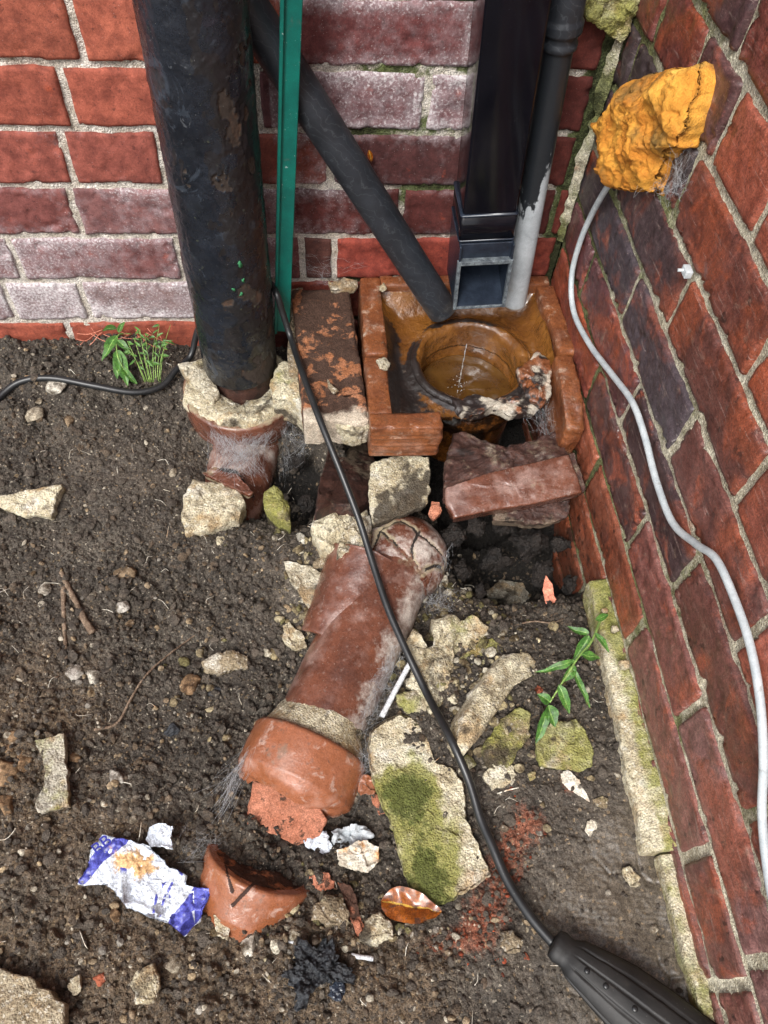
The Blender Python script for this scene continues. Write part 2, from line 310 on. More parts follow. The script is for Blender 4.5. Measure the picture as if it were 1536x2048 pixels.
M['rubber'] = mat('matt_black_rubber@.07', (.009, .009, .009), (.02, .019, .018), 35, .55, .25, 260, .0006, .4, layers=(
    dict(col=lin((90, 82, 70)), src=('noise', 60, .6, .78), fac=.3), dict(col=lin((170, 165, 155)), src=('vor', 220, .05, .1), fac=.4)))
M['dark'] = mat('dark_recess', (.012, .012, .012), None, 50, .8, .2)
M['leaf'] = mat('fresh_green_leaf', lin((78, 120, 50)), lin((48, 86, 36)), 90, .45, .3, 300, .0008, .4, layers=(dict(col=lin((140, 170, 96)), src=('attr', 'vein', .6, .95, 200, .2), fac=.6), dict(col=lin((110, 96, 60)), src=('noise', 110, .64, .7), fac=.6), dict(col=lin((150, 180, 90)), src=('noise', 160, .62, .72), fac=.5),))
M['stem'] = mat('pale_green_stem', lin((140, 168, 92)), lin((110, 140, 70)), 90, .5, .2)
M['twig'] = mat('bleached_twig', lin((140, 122, 104)), lin((96, 78, 64)), 120, .9, .8, 500, .002, .2)
M['dead_leaf'] = mat('glossy_brown_leaf', lin((150, 84, 26)), lin((116, 58, 22)), 40, .25, .3, 160, .001, .5, coat=.6, layers=(
    dict(col=lin((196, 160, 70)), src=('attr', 'vein', .5, .8, 200, .3), fac=.9), dict(col=lin((70, 46, 34)), src=('noise', 90, .54, .62, 8), fac=.8, rough=.8)))
M['wrap_white'] = mat('crumpled_white_wrapper', lin((214, 222, 230)), lin((188, 196, 208)), 60, .35, .35, 150, .002, .5, layers=(
    dict(col=lin((58, 62, 160)), src=('attr', 'blue', .45, .55, 120, .25), fac=.95, rough=.3),
    dict(col=lin((196, 148, 76)), src=('attr', 'stain', .5, .75, 170, 1.1), fac=.85, rough=.85),
    dict(col=lin((70, 60, 50)), src=('attr', 'dirt', .5, .8, 120, 1.1), fac=.85, rough=.9)))
M['wrap_blue'] = mat('blue_wrapper_print', lin((52, 56, 158)), None, 60, .35, .2)
M['char'] = mat('charred_black_rag', (.008, .009, .011), (.03, .034, .04), 80, .45, .8, 220, .003, .5)
M['web'] = mat('cobweb_silk', (.62, .64, .66), (.5, .52, .54), 60, .9, 0, alpha=.55)
M['plastic_white'] = mat('white_plastic', lin((220, 222, 224)), lin((190, 195, 200)), 80, .4, .2)
M['pink'] = mat('pink_clay_shard', lin((222, 146, 120)), lin((205, 128, 104)), 80, .8, .3)
M['dirty_white'] = mat('dirty_white_shard', lin((222, 218, 204)), lin((180, 170, 150)), 70, .5, .5, 250, .002, .4, layers=(dict(col=lin((196, 140, 80)), src=('noise', 42, .55, .66), fac=.8),))
M['iron'] = mat('rusty_dark_clay', lin((78, 52, 44)), lin((56, 38, 34)), 40, .6, .5, 200, .002, .4, layers=(dict(col=lin((150, 140, 128)), src=('noise', 34, .6, .74), fac=.6), dict(col=lin((118, 104, 88)), src=('attr', 'dirt', .45, .8, 110, 1.3), fac=.85), dict(col=lin((34, 28, 26)), src=('noise', 48, .56, .64, 8), fac=.75)))

# ---------------------------------------------------------------- the two brick walls
WX = 0.3677
def ext(lst, lo, hi, seed):
    """complete a list of perpend positions with stretchers/headers to both sides"""
    r = random.Random(seed); l = sorted(lst)
    while l[0] > lo: l.insert(0, l[0] - (.225 if r.random() < .7 else .112))
    while l[-1] < hi: l.append(l[-1] + (.225 if r.random() < .7 else .112))
    return l
def brick_wall(name, label, O, U, N, rows, z_of, colf, effs, wetf, mossf, ulo, uhi, view, mats, jw, ends, cmul=.85, desat=.16):
    O = np.array(O); U = np.array(U, float); N = np.array(N, float)
    root = T(name, label, 'wall', (O + U * (ulo + uhi) / 2 + np.array([0, 0, -.3])).tolist())
    VV = []; FF = []; cc = []; ee = []; ww = []; n0 = 0
    for r_, perps in rows.items():
        zb, zt = z_of(r_)
        for i in range(len(perps) - 1):
            a0 = perps[i] + jw / 2; a1 = perps[i + 1] - jw / 2
            if a1 < ulo or a0 > uhi: continue
            a0 = max(a0, ends[0](zb)); a1 = min(a1, ends[1](zb))
            if a1 - a0 < .01: continue
            b0 = zb + jw * .5; b1 = zt - jw * .5
            inv = view[0] < (a0 + a1) / 2 < view[1] and view[2] < (zb + zt) / 2 < view[3]
            st = .0035 if inv else .02
            nu = max(4, int((a1 - a0) / st)); nv = max(4, int((b1 - b0) / st)); la = np.r_[a0, np.linspace(a0 + .0012, a1 - .0012, nu), a1]; lb = np.r_[b0, np.linspace(b0 + .0012, b1 - .0012, nv), b1]; nu += 2; nv += 2
            ga, gb = np.meshgrid(la, lb); ga = ga.ravel(); gb = gb.ravel()
            e = np.minimum(np.minimum(ga - a0, a1 - ga), np.minimum(gb - b0, b1 - gb))
            ex = np.minimum(ga - a0, a1 - ga); ez = np.minimum(gb - b0, b1 - gb)
            corner = np.hypot(np.maximum(0, .003 - ex), np.maximum(0, .003 - ez))
            dist = np.where(corner > 0, .003 - corner, .003)
            P = O + np.outer(ga, U) + np.outer(gb, [0, 0, 1])
            j1 = fbm(P, 45, 3, 3); j2 = fbm(P, 45, 3, 13)
            k = np.clip(1 - e / .02, 0, 1)
            dep = -np.clip(1 - dist / .003, 0, 1) ** 2 * .0028 - (e < 1e-6) * .008
            hs_ = _h(np.int64(r_ + 40), np.int64(i + 3), np.int64(7), 3)
            dep = dep + (hs_ - .5) * .0016 + fbm(P, 90, 4, 5) * .0009 + fbm(P, 14, 2, 6) * .0012
            chip = (sst(.22, .34, fbm(P, 55, 4, 21, .6)) * k * .0035 + sst(.35, .42, fbm(P, 38, 4, 23, .6)) * .0016); dep = dep - chip
            tilt = (ga - (a0 + a1) / 2) * (_h(np.int64(r_ + 9), np.int64(i), np.int64(1), 4) - .5) * .012
            P = P + np.outer(j1 * k * .0022, U) + np.outer(j2 * k * .0022 + tilt, [0, 0, 1]) + np.outer(dep, N)
            VV.append(P); FF += grid_faces(nv, nu, off=n0); n0 += len(P)
            cu = (a0 + a1) / 2; col = np.array(lin(colf(r_, cu, i))); col = (col * (1 - desat) + col.mean() * desat) * cmul; cc.append(np.tile(col, (len(P), 1)))
            ee.append(effs(r_, P, e, cu)); ww.append(wetf(P))
    V = np.vstack(VV)
    flip = np.dot(np.cross(U, [0, 0, 1]), N) < 0
    if flip: FF = [f[::-1] for f in FF]
    mk('bricks', V, FF, mats[0], root, attrs=dict(bcol=np.vstack(cc), eff=np.concatenate(ee), wet=np.concatenate(ww)))
    # mortar bed
    us = np.unique(np.concatenate([np.arange(ulo, uhi, .06), np.arange(max(view[0], ulo), min(view[1], uhi) + .004, .004)]))
    zs = np.unique(np.concatenate([np.arange(-.36, 2.4, .06), np.arange(view[2], view[3], .004)]))
    gu, gz = np.meshgrid(us, zs); P = O + np.outer(gu.ravel(), U) + np.outer(gz.ravel(), [0, 0, 1])
    dep = -.0045 + fbm(P, 40, 4, 31) * .0025 + fbm(P, 170, 3, 33) * .0012
    P2 = P + np.outer(dep, N); F = grid_faces(len(zs), len(us))
    if flip: F = [f[::-1] for f in F]
    mk('mortar', P2, F, mats[1], root, attrs=dict(moss=mossf(P)))
    return root

# back wall: joints read from the photograph (metres along x); row r is the course whose top joint is at .313-.075(r-1)
brow = {0: [-.229, -.01, .202, .307], 1: [-.259, -.045, .153], 2: [-.167, .039, .265], 3: [-.290, -.145, -.02, .133, .345], 4: [-.388, -.169, .000, .045, .262], 5: [-.421, -.316, -.10, .125, .34], 6: [-.355, -.13, .095, .32], 7: [-.25, -.02, .2]}
for r in range(-28, 10):
    if r not in brow: brow[r] = [-.1 + (r % 2) * .11 + random.uniform(-.02, .02)]
brow = {r: ext(l, -1.7, .37, r + 50) for r, l in brow.items()}
def zb_back(r): t = .3126 - .075 * (r - 1); return t - .075, t
def col_back(r, u, i):
    q = _h(np.int64(r + 60), np.int64(i + 5), np.int64(2), 8)
    if u < -.03:
        c = {0: (192, 96, 64), 1: (186, 90, 62), 2: (164, 82, 64), 3: (148, 80, 72) if u < -.3 else (142, 90, 86), 4: (146, 88, 84), 5: (136, 102, 96)}.get(r, (176, 82, 52) if r >= 6 or r < 0 else (150, 70, 52))
    elif u < .27: c = {0: (138, 70, 68), 1: (122, 72, 74), 2: (98, 52, 50), 3: (112, 50, 44), 4: (158, 62, 42), 5: (150, 62, 40)}.get(r, (140, 65, 50))
    else: c = {0: (112, 48, 38), 1: (104, 44, 36), 2: (112, 46, 36), 3: (132, 52, 36), 4: (140, 56, 36)}.get(r, (120, 52, 40))
    if r == 4 and .0 < u < .045: c = (110, 66, 56)
    return tuple(v * (.92 + .16 * q) for v in c)
def eff_back(r, P, e, cu):
    x = P[:, 0]; edge = np.clip(1 - e / .02, 0, 1)
    b = {0: .16, 1: .18, 2: .28, 3: .52, 4: .66, 5: .80}.get(r, .2)
    b = np.where(x > -.03, {0: .52, 1: .62, 2: .40, 3: .38, 4: .12}.get(r, .1), b)
    b = np.where(x > .27, .08, b)
    return np.clip(b + edge * np.where(x > -.03, .24, .14) * (x < .27) + fbm(P, 14, 3, 41) * .28, 0, 1)
def wet_back(P): return sst(.10, -.02, P[:, 2]) * sst(.0, .06, P[:, 0]) * .8
def moss_back(P):
    x, z = P[:, 0], P[:, 2]
    m = sst(.03, .08, x) * 1.0 * (.5 + .7 * sst(-.2, .4, fbm(P, 11, 3, 51))) + sst(.33, .352, x) * .45
    return np.clip(m + .75 * sst(.03, .0, np.abs(z + .07)) * (fbm(P, 9, 2, 53) * .5 + .5) * (x < 0), 0, 1.2)
bw = brick_wall('brick_wall', 'weathered red brick house wall behind the pipes, whitened by salts', (0, 0, 0), (1, 0, 0), (0, -1, 0), brow, zb_back, col_back, eff_back, wet_back, moss_back,
           -1.7, .3677, (-.75, .37, -.15, .50), (M['brick'], M['mortar_pale']), .0074, (lambda z: -9, lambda z: .349 if z > .1 else .361))
# right wall, u = -y
rrow = {-3: [.2, .43, .66, .88], -2: [.28, .46, .68, .9], -1: [.10, .325, .551, .789], 0: [.02, .235, .460, .668, .885], 1: [.11, .331, .553, .779], 2: [.02, .238, .437, .651, .87], 3: [.11, .330, .546, .76], 4: [.043, .253, .471, .69], 5: [.075, .184, .276, .382, .6], 6: [.04, .244, .46]}
for r in range(-5, 33):
    if r not in rrow: rrow[r] = [.06 + (r % 2) * .11 + random.uniform(-.02, .02), .5]
rrow = {r: ext(l, -.15, 1.9, r + 90) for r, l in rrow.items()}
for r in rrow: rrow[r] = [l for l in rrow[r] if l > .02] ; rrow[r].insert(0, -.005)
def zb_right(r): return .0021 + .075 * r, .0771 + .075 * r
def col_right(r, u, i):
    q = _h(np.int64(r + 160), np.int64(i + 5), np.int64(2), 8)
    if r <= -1: c = (148, 74, 38) if u < .5 else ((124, 74, 62) if r == -1 else (116, 68, 56))
    elif r == 0: c = (128, 56, 40) if u < .2 else ((92, 60, 58) if u < .45 else ((120, 68, 58) if u < .7 else (128, 86, 80)))
    elif r == 1: c = (98, 56, 58) if u < .3 else ((82, 60, 62) if u < .56 else (124, 70, 58) if u < .78 else (140, 72, 54))
    elif r == 2: c = (72, 62, 68) if u < .44 else ((112, 64, 54) if u < .65 else (158, 76, 50))
    elif r == 3: c = (76, 64, 68) if u < .12 else ((82, 62, 64) if u < .33 else ((120, 66, 54) if u < .55 else (150, 74, 50)))
    elif r == 4: c = (74, 62, 64) if u < .25 else ((128, 66, 50) if u < .47 else (172, 80, 48))
    elif r == 5: c = (118, 54, 44) if u < .185 else ((92, 58, 56) if u < .28 else ((180, 84, 48)))
    else: c = [(140, 66, 52), (92, 60, 60), (170, 80, 50), (112, 58, 50)][int(q * 3.99)]
    return tuple(v * (.9 + .2 * q) for v in c)
def eff_right(r, P, e, cu): return np.clip(.15 + np.clip(1 - e / .014, 0, 1) * .25 + fbm(P, 12, 3, 61) * .35, 0, 1)
def wet_right(P): return np.clip(.9 * sst(.02, -.1, P[:, 2]) * sst(-.62, -.42, P[:, 1]) + .25, 0, 1)
def moss_right(P):
    y, z = P[:, 1], P[:, 2]
    return np.clip(.35 + .5 * sst(-.32, -.05, y) * 1 + .4 * sst(.15, -.05, z) * sst(-.7, -.3, y) + fbm(P, 9, 3, 63) * .5, 0, 1.1)
rw = brick_wall('brick_wall', 'moist purple and orange brick side wall with buff joints carrying the white cable', (WX, 0, 0), (0, -1, 0), (-1, 0, 0), rrow, zb_right, col_right, eff_right, wet_right, moss_right,
           -.005, 1.9, (-.01, 1.2, -.30, .56), (M['brick_right'], M['mortar_grey']), .0098, (lambda z: .002, lambda z: 9), 1.08, .24)

# ---------------------------------------------------------------- ground
def G(x, y, cx, cy, rx, ry, ang=0):
    dx = x - cx; dy = y - cy; c, s = math.cos(ang), math.sin(ang); a = (dx * c + dy * s) / rx; b = (-dx * s + dy * c) / ry
    return np.exp(-(a * a + b * b))
def px2(u, v, z=-.12): p = at(u, v, z=z); return p[0], p[1]
def G_(x, y, u, v, rx, ry, ang=0):
    a, b = px2(u, v); return G(x, y, a, b, rx, ry, ang)
def Hs(x, y):
    x = np.asarray(x, float); y = np.asarray(y, float); P = np.stack([x, y, x * 0], -1)
    h = -.113 + .010 * fbm(P, 5, 3, 71)
    h = h + .012 * sst(-.2, -.02, y) * sst(-.15, -.3, x)
    h = h - .12 * G_(x, y, 605, 930, .038, .07) - .075 * G_(x, y, 500, 960, .075, .055) - .02 * G_(x, y, 420, 880, .05, .04)
    h = h - .16 * G_(x, y, 1000, 1010, .10, .070) - .15 * G_(x, y, 1060, 1090, .075, .055) - .06 * G_(x, y, 1160, 1080, .03, .09)
    h = h - .035 * G_(x, y, 980, 1170, .10, .07) - .03 * G_(x, y, 820, 1250, .04, .1, -.4)
    h = h - .028 * G_(x, y, 640, 1330, .09, .16, -.35) - .025 * G_(x, y, 430, 1200, .12, .12) - .025 * G_(x, y, 720, 1640, .10, .06)
    h = h - .02 * G_(x, y, 380, 1420, .10, .09) + .018 * G_(x, y, 60, 1900, .14, .12) + .012 * G_(x, y, 700, 1950, .12, .06)
    h = h + .016 * G_(x, y, 150, 760, .14, .06) + .010 * G_(x, y, 250, 1000, .13, .09)
    h = h - .14 * sst(.04, .10, x) * sst(-.30, -.26, y)
    return h
def masks(x, y):
    P = np.stack([x, y, x * 0], -1)
    smear = 1.0 * G_(x, y, 1250, 1900, .12, .14) + .9 * G_(x, y, 1350, 1800, .06, .12) + .55 * G_(x, y, 300, 960, .10, .05) + .35 * G_(x, y, 560, 1150, .05, .05)
    sandy = .9 * sst(-.74, -.86, y) * sst(.18, .05, x) + .75 * G_(x, y, 60, 1450, .12, .16) + .6 * G_(x, y, 250, 1700, .12, .06) + .1
    dust = 1.0 * G_(x, y, 1010, 1720, .022, .045, -.4) + .8 * G_(x, y, 1060, 1650, .02, .022) + .85 * G_(x, y, 960, 1850, .028, .035) + .75 * G_(x, y, 1130, 1570, .012, .02) + .7 * G_(x, y, 880, 1890, .03, .015)
    return np.clip(smear, 0, 1.1), np.clip(sandy + .25 * fbm(P, 8, 3, 81), 0, 1), np.clip(dust, 0, 1)
def Hf(x, y):
    x = np.asarray(x, float); y = np.asarray(y, float); P = np.stack([x, y, x * 0], -1)
    sm, sa, du = masks(x, y); amp = np.clip(1 - sm * 1.15, .10, 1)
    wx = x + fbm(P, 60, 2, 91) * .004; wy = y + fbm(P, 60, 2, 93) * .004
    amp = amp * (.50 + .50 * sst(-.25, .30, fbm(P, 10, 3, 94))); h = Hs(x, y) + fbm(P, 24, 4, 95) * .012 * (.35 + .65 * amp)
    a1, a2, ai = worley(wx, wy, 75, 1); h = h + amp * (ai ** 1.5) * sst(0, .35, a2 - a1) * np.sqrt(np.clip(1 - (a1 / .75) ** 2, 0, 1)) * .0105
    a1, a2, ai = worley(wx + 3, wy, 150, 2); h = h + amp * (.1 + ai) * sst(0, .4, a2 - a1) * np.clip(1 - a1, 0, 1) * .0055
    a1, a2, ai = worley(wx + 7, wy, 300, 4); h = h + (.15 + .85 * amp) * np.sqrt(np.clip(1 - (a1 / .65) ** 2, 0, 1)) * .0017
    h = h + fbm(P, 200, 4, 97, .65) * .0022 * (.12 + .88 * amp)
    # trowel ridges in the smeared mud
    h = h + sm * .00018 * np.clip(fbm(P, 14, 2, 77) * 2 + .5, 0, 1) * np.sin((y + .2 * x) * 1200 + fbm(P, 12, 2, 99) * 3)
    c1, c2, _c = worley(x + fbm(P, 40, 3, 88) * .01, y + fbm(P, 40, 3, 89) * .01, 24, 12); h = h - sm * .0022 * sst(.07, .0, c2 - c1) * (fbm(P, 18, 2, 90) > -.1)
    return h
xs = np.unique(np.round(np.concatenate([np.arange(-3, -.72, .12), np.arange(-.72, -.5, .005), np.arange(-.5, .374, .0015)]), 5))
ys = np.unique(np.round(np.concatenate([np.arange(-3, -1.06, .12), np.arange(-1.06, -.96, .006), np.arange(-.96, .005, .0015)]), 5))
gx, gy = np.meshgrid(xs, ys); gxr, gyr = gx.ravel(), gy.ravel(); gz = Hf(gxr, gyr); sm, sa, du = masks(gxr, gyr)
ground = mk('ground', np.stack([gxr, gyr, gz], -1), grid_faces(len(ys), len(xs)), M['soil'], loc=(0, 0, 0), attrs=dict(smear=sm, sandy=sa, brickdust=du, loose=np.clip(1.0 - sm * .95, .08, 1), pit_shade=np.clip(sst(-.15, -.20, gz) * 1.1, 0, 1)))  # last attribute grows with depth: pit shade put into the colour
tag(ground, 'dark moist crumbly soil dug out around the drain', 'soil', kind='structure')
def atg(u, v, up=0.0):
    d = ray(u, v); d = d / np.linalg.norm(d); t = np.linspace(.6, 1.5, 500); P = CAM + np.outer(t, d)
    h = Hs(P[:, 0], P[:, 1]); k = np.argmax(P[:, 2] < h); p = P[k].copy(); p[2] = h[k] + up; return p

# ---------------------------------------------------------------- shape builders
def resample(P, n):
    P = np.asarray(P, float); Q = np.vstack([P, P[:1]]); d = np.r_[0, np.cumsum(np.linalg.norm(np.diff(Q, axis=0), axis=1))]
    t = np.linspace(0, d[-1], n, endpoint=False); return np.stack([np.interp(t, d, Q[:, i]) for i in range(Q.shape[1])], -1)
def slab(px, z, th, slope=(0, 0), n=110, jag=.0018, rough=.0014, dome=0.0, inset=.12, seed=0, top=None, N=None, O=None, rsc=60, rings=16, pts=None, facet=1.5):
    """a broken plate: outline read on its top plane, thickness th below it. returns V,F,t(0 rim..1 centre)"""
    if pts is None:
        if O is None:
            c0 = np.mean([at(u, v, z=z) for u, v in px], 0); N = np.array([-slope[0], -slope[1], 1.0]); N /= np.linalg.norm(N); O = c0
        pts = np.array([atp(u, v, O, N) for u, v in px])
    N = np.asarray(N, float); R = resample(pts, n); c = R.mean(0); D = R - c; L = np.linalg.norm(D, axis=1, keepdims=True)
    R = R + D / L * (fbm(R, 1 / .012, 4, seed + 1, .6) * jag * 2)[:, None]
    V = []; 
    rimN = max(3, int(th / .003) + 1)
    for i in range(rimN):
        f = i / rimN; s_ = 1 - inset * (1 - f) ** 1.3 * min(1, .012 / max(1e-4, L.mean())) * 2
        V.append(c + (R - c) * s_ - N * th * (1 - f) + D / L * (fbm(R + N * f * th, 180, 3, seed + 5) * .0016)[:, None])
    tt = np.linspace(1, 0, rings + 1)[:-1] ; tt = np.r_[1.0, .975, tt[1:]]
    for k, t in enumerate(tt):
        h = -(.0016 if k == 0 else 0) + dome * math.sqrt(max(0, 1 - t * t))
        V.append(c + (R - c) * t + N * h)
    m = len(V); V = np.vstack(V + [(c + N * dome)[None]])
    k0 = rimN * n; disp = fbm(V, rsc, 5, seed + 9, .55) * rough + fbm(V, rsc * 5, 3, seed + 19) * rough * .3; disp[:k0] = 0
    fc = worley(V[:, 0] + fbm(V, 50, 2, 3) * .004, V[:, 1] + V[:, 2], 70, seed % 97)[2]; fc[:k0] = .5
    V = V + np.outer(disp + (fc - .5) * rough * facet, N)
    F = grid_faces(m, n, True); ci = len(V) - 1
    F += [((m - 1) * n + j, (m - 1) * n + (j + 1) % n, ci) for j in range(n)]
    F += [tuple(range(n))[::-1]]
    # orientation
    if np.dot(np.cross(R[1] - R[0], c - R[0]), N) < 0: F = [f[::-1] for f in F]
    return V, F
def rock(c, size, seed, rot=None, sub=4, planes=7, rough=.12, sink=.35):
    bm = bmesh.new(); bmesh.ops.create_icosphere(bm, subdivisions=sub, radius=1); V = np.array([v.co[:] for v in bm.verts]); F = [[v.index for v in f.verts] for f in bm.faces]; bm.free()
    r = np.random.RandomState(seed)
    for k in range(planes):
        n = r.normal(size=3); n /= np.linalg.norm(n); d = r.uniform(.5, .85); s_ = V @ n - d; V = V - np.outer(np.maximum(s_, 0) * .95, n)
    V = V * (1 + rough * fbm(V + seed * 3.1, 1.8, 4, seed)[:, None]) + 0.03 * fbm(V * 1.0 + seed, 8, 2, seed)[:, None] * V
    V = V * (np.asarray(size) / 2)
    a = r.uniform(0, 6.28) if rot is None else rot; R = np.array([[math.cos(a), -math.sin(a), 0], [math.sin(a), math.cos(a), 0], [0, 0, 1]]); V = V @ R.T
    V = V + np.asarray(c) + np.array([0, 0, size[2] * (.5 - sink)]); return V, F
def catmull(P, n=8):
    P = np.asarray(P, float); Q = np.vstack([2 * P[0] - P[1], P, 2 * P[-1] - P[-2]]); out = []
    for i in range(1, len(Q) - 2):
        for k in range(n):
            t = k / n; out.append(.5 * ((2 * Q[i]) + (-Q[i - 1] + Q[i + 1]) * t + (2 * Q[i - 1] - 5 * Q[i] + 4 * Q[i + 1] - Q[i + 2]) * t * t + (-Q[i - 1] + 3 * Q[i] - 3 * Q[i + 1] + Q[i + 2]) * t ** 3))
    out.append(P[-1]); return np.array(out)
def tube(P, r, seg=14, cap=True, ref=None):
    P = np.asarray(P, float); n = len(P); r = np.broadcast_to(np.asarray(r, float), (n,)) if np.ndim(r) < 2 else r
    Tn = np.gradient(P, axis=0); Tn /= np.linalg.norm(Tn, axis=1, keepdims=True)
    a = np.array(ref if ref is not None else ([0, 0, 1] if abs(Tn[0][2]) < .9 else [1, 0, 0]), float); V = []
    for i in range(n):
        a = a - Tn[i] * np.dot(a, Tn[i]); a /= np.linalg.norm(a); b = np.cross(Tn[i], a)
        th = np.arange(seg) * 2 * math.pi / seg; V.append(P[i] + r[i] * (np.outer(np.cos(th), a) + np.outer(np.sin(th), b)))
    V = np.vstack(V); F = grid_faces(n, seg, True)
    if cap:
        F.append(tuple(range(seg))[::-1]); F.append(tuple(range((n - 1) * seg, n * seg)))
    return V, F
def bevel_box(lo, hi, bev=.002, cuts=0, R=None, c=None):
    bm = bmesh.new(); bmesh.ops.create_cube(bm, size=1)
    lo = np.array(lo); hi = np.array(hi)
    for v in bm.verts: v.co = Vector((lo + hi) / 2 + np.array(v.co[:]) * (hi - lo))
    bmesh.ops.bevel(bm, geom=bm.edges[:], offset=bev, segments=3, affect='EDGES', profile=.6)
    if cuts: bmesh.ops.subdivide_edges(bm, edges=[e for e in bm.edges if e.calc_length() > bev * 2], cuts=cuts, use_grid_fill=True)
    bm.normal_update(); V = np.array([v.co[:] for v in bm.verts]); F = [[v.index for v in f.verts] for f in bm.faces]; bm.free(); return V, F
def rough_box(lo, hi, bev=.003, res=.004, amp=.0008, seed=0, xf=None):
    """box built as six dense grids with rounded edges, displaced by noise"""
    lo = np.array(lo, float); hi = np.array(hi, float); c = (lo + hi) / 2; h = (hi - lo) / 2
    nn = [max(3, int((hi[i] - lo[i]) / res)) for i in range(3)]; parts = []
    for ax in range(3):
        for sg in (-1, 1):
            u, v = [(1, 2), (2, 0), (0, 1)][ax]
            A, B = np.meshgrid(np.linspace(-1, 1, nn[u]), np.linspace(-1, 1, nn[v])); P = np.zeros((A.size, 3)); P[:, ax] = sg; P[:, u] = A.ravel(); P[:, v] = B.ravel()
            F = grid_faces(nn[v], nn[u]); 
            if sg < 0: F = [f[::-1] for f in F]
            parts.append((P * h, F))
    V, F = join(parts)
    q = np.clip(V, -(h - bev), h - bev); d = V - q; l = np.linalg.norm(d, axis=1, keepdims=True); nrm = np.where(l > 0, d / np.maximum(l, 1e-9), 0); V = q + nrm * bev
    W = V + c; V = W + nrm * (fbm(W, 70, 4, seed) * amp + fbm(W, 400, 2, seed + 3) * amp * .25)[:, None]
    edge = np.sum(np.abs(d) > bev * .5, 1) > 1; V = V - nrm * (edge * np.clip(fbm(W, 90, 3, seed + 7), 0, 1) * amp * 4)[:, None]
    if xf is not None: V = xf(V)
    return V, F
def lathe(prof, c, seg=96, axis=None, ang0=0, disp=None):
    prof = np.array(prof, float); th = np.arange(seg) * 2 * math.pi / seg + ang0
    V = np.concatenate([np.stack([c[0] + r * np.cos(th), c[1] + r * np.sin(th), np.full(seg, c[2] + z)], -1) for r, z in prof]); F = grid_faces(len(prof), seg, True)
    F = [f for f in F]; return V, F
def frame(a, b, up=(0, 0, 1)):
    a = np.array(a, float); b = np.array(b, float); t = (b - a) / np.linalg.norm(b - a); s_ = np.cross(up, t); s_ /= np.linalg.norm(s_); n = np.cross(t, s_); return a, t, s_, n
# ================================================================ OBJECTS
def revolve(prof, A, d, seg=96, squash=1.0, arc=None, up=(0, 0, 1)):
    """prof: (distance along axis, radius)"""
    A = np.array(A, float); d = np.array(d, float); d /= np.linalg.norm(d); s_ = np.cross(up, d); s_ /= np.linalg.norm(s_); n = np.cross(d, s_)
    th = np.linspace(0, 2 * math.pi, seg, endpoint=False) if arc is None else np.linspace(arc[0], arc[1], seg)
    V = np.concatenate([A + d * a + r * (np.outer(np.cos(th), s_) + np.outer(np.sin(th), n) * squash) for a, r in prof]); return V, grid_faces(len(prof), seg, arc is None)
def dense(prof, step=.002):
    prof = np.array(prof, float); out = [prof[0]]
    for i in range(1, len(prof)):
        L = np.linalg.norm(prof[i] - prof[i - 1]); k = max(1, int(L / step))
        for j in range(1, k + 1): out.append(prof[i - 1] + (prof[i] - prof[i - 1]) * j / k)
    return np.array(out)
def radial(V, A, d):
    A = np.array(A); d = np.array(d) / np.linalg.norm(d); q = V - A; q = q - np.outer(q @ d, d); return q / np.maximum(1e-9, np.linalg.norm(q, axis=1, keepdims=True))
def dline(V, pl):
    """distance in plan of every vertex to a polyline"""
    best = np.full(len(V), 9.)
    for a, b in zip(pl[:-1], pl[1:]):
        a = np.array(a[:2]); b = np.array(b[:2]); ab = b - a; t = np.clip(((V[:, :2] - a) @ ab) / (ab @ ab), 0, 1); best = np.minimum(best, np.linalg.norm(V[:, :2] - a - t[:, None] * ab, axis=1))
    return best

# ---- cast iron soil pipe
PC = np.array([-.0945, -.090]); PR = .0525
root = T('soil_pipe', 'thick cast iron soil pipe with flaking black paint standing in the clay socket', 'pipe', (PC[0], PC[1], -.12))
z_ = np.concatenate([np.arange(-.064, .50, .0016), np.arange(.52, 2.3, .05)]); seg = 240
th = np.arange(seg) * 2 * math.pi / seg; TH, ZZ = np.meshgrid(th, z_); cx_, cy_ = np.cos(TH).ravel(), np.sin(TH).ravel(); zz = ZZ.ravel()
P = np.stack([PC[0] + PR * cx_, PC[1] + PR * cy_, zz], -1); Q = P * np.array([1, 1, .75])
n1 = fbm(Q, 26, 5, 101, .6); n2 = fbm(Q, 55, 4, 103)
rgt = np.clip((cx_ * .75 - cy_ * .2), 0, 1)
lost = n1 + .35 * n2 + .62 * (rgt * sst(.15, -.05, zz)) + .30 * rgt - .33
chips = sst(.20, .23, lost); thin = sst(-.02, .0, fbm(Q, 33, 4, 107) - .1)
r_ = -.0011 * chips - .0005 * thin * (1 - chips) + .0012 * fbm(Q, 18, 3, 109) + .0008 * fbm(Q, 150, 4, 111, .65) + .0006 * (1 - 2 * np.abs(fbm(Q, 36, 4, 117))) + .0007 * np.clip(1 - np.abs(lost - .2) / .05, 0, 1) * (n2 > 0) + sst(-.060, -.064, zz) * -.004
blis = np.clip(fbm(Q, 42, 3, 113), 0, 1); r_ += blis * .0016 * (1 - chips)
P[:, 0] += cx_ * r_; P[:, 1] += cy_ * r_
stack_barrel = mk('barrel', P, grid_faces(len(z_), seg, True), M['paint'], root, attrs=dict(rust=chips * (.75 + .5 * np.clip(n2, 0, 1)), thin=sst(-.05, .12, n2 * .8 + rgt * .55 - .22 + .3 * sst(.1, -.06, zz) * rgt)))
V, F = lathe(dense([(.046, -.14), (.046, -.066)], .004), (PC[0], PC[1], 0), 72); mk('spigot', V, F, M['iron'], root, attrs=dict(dirt=fbm(V, 40, 3, 5) * .5 + .2))
fl = []
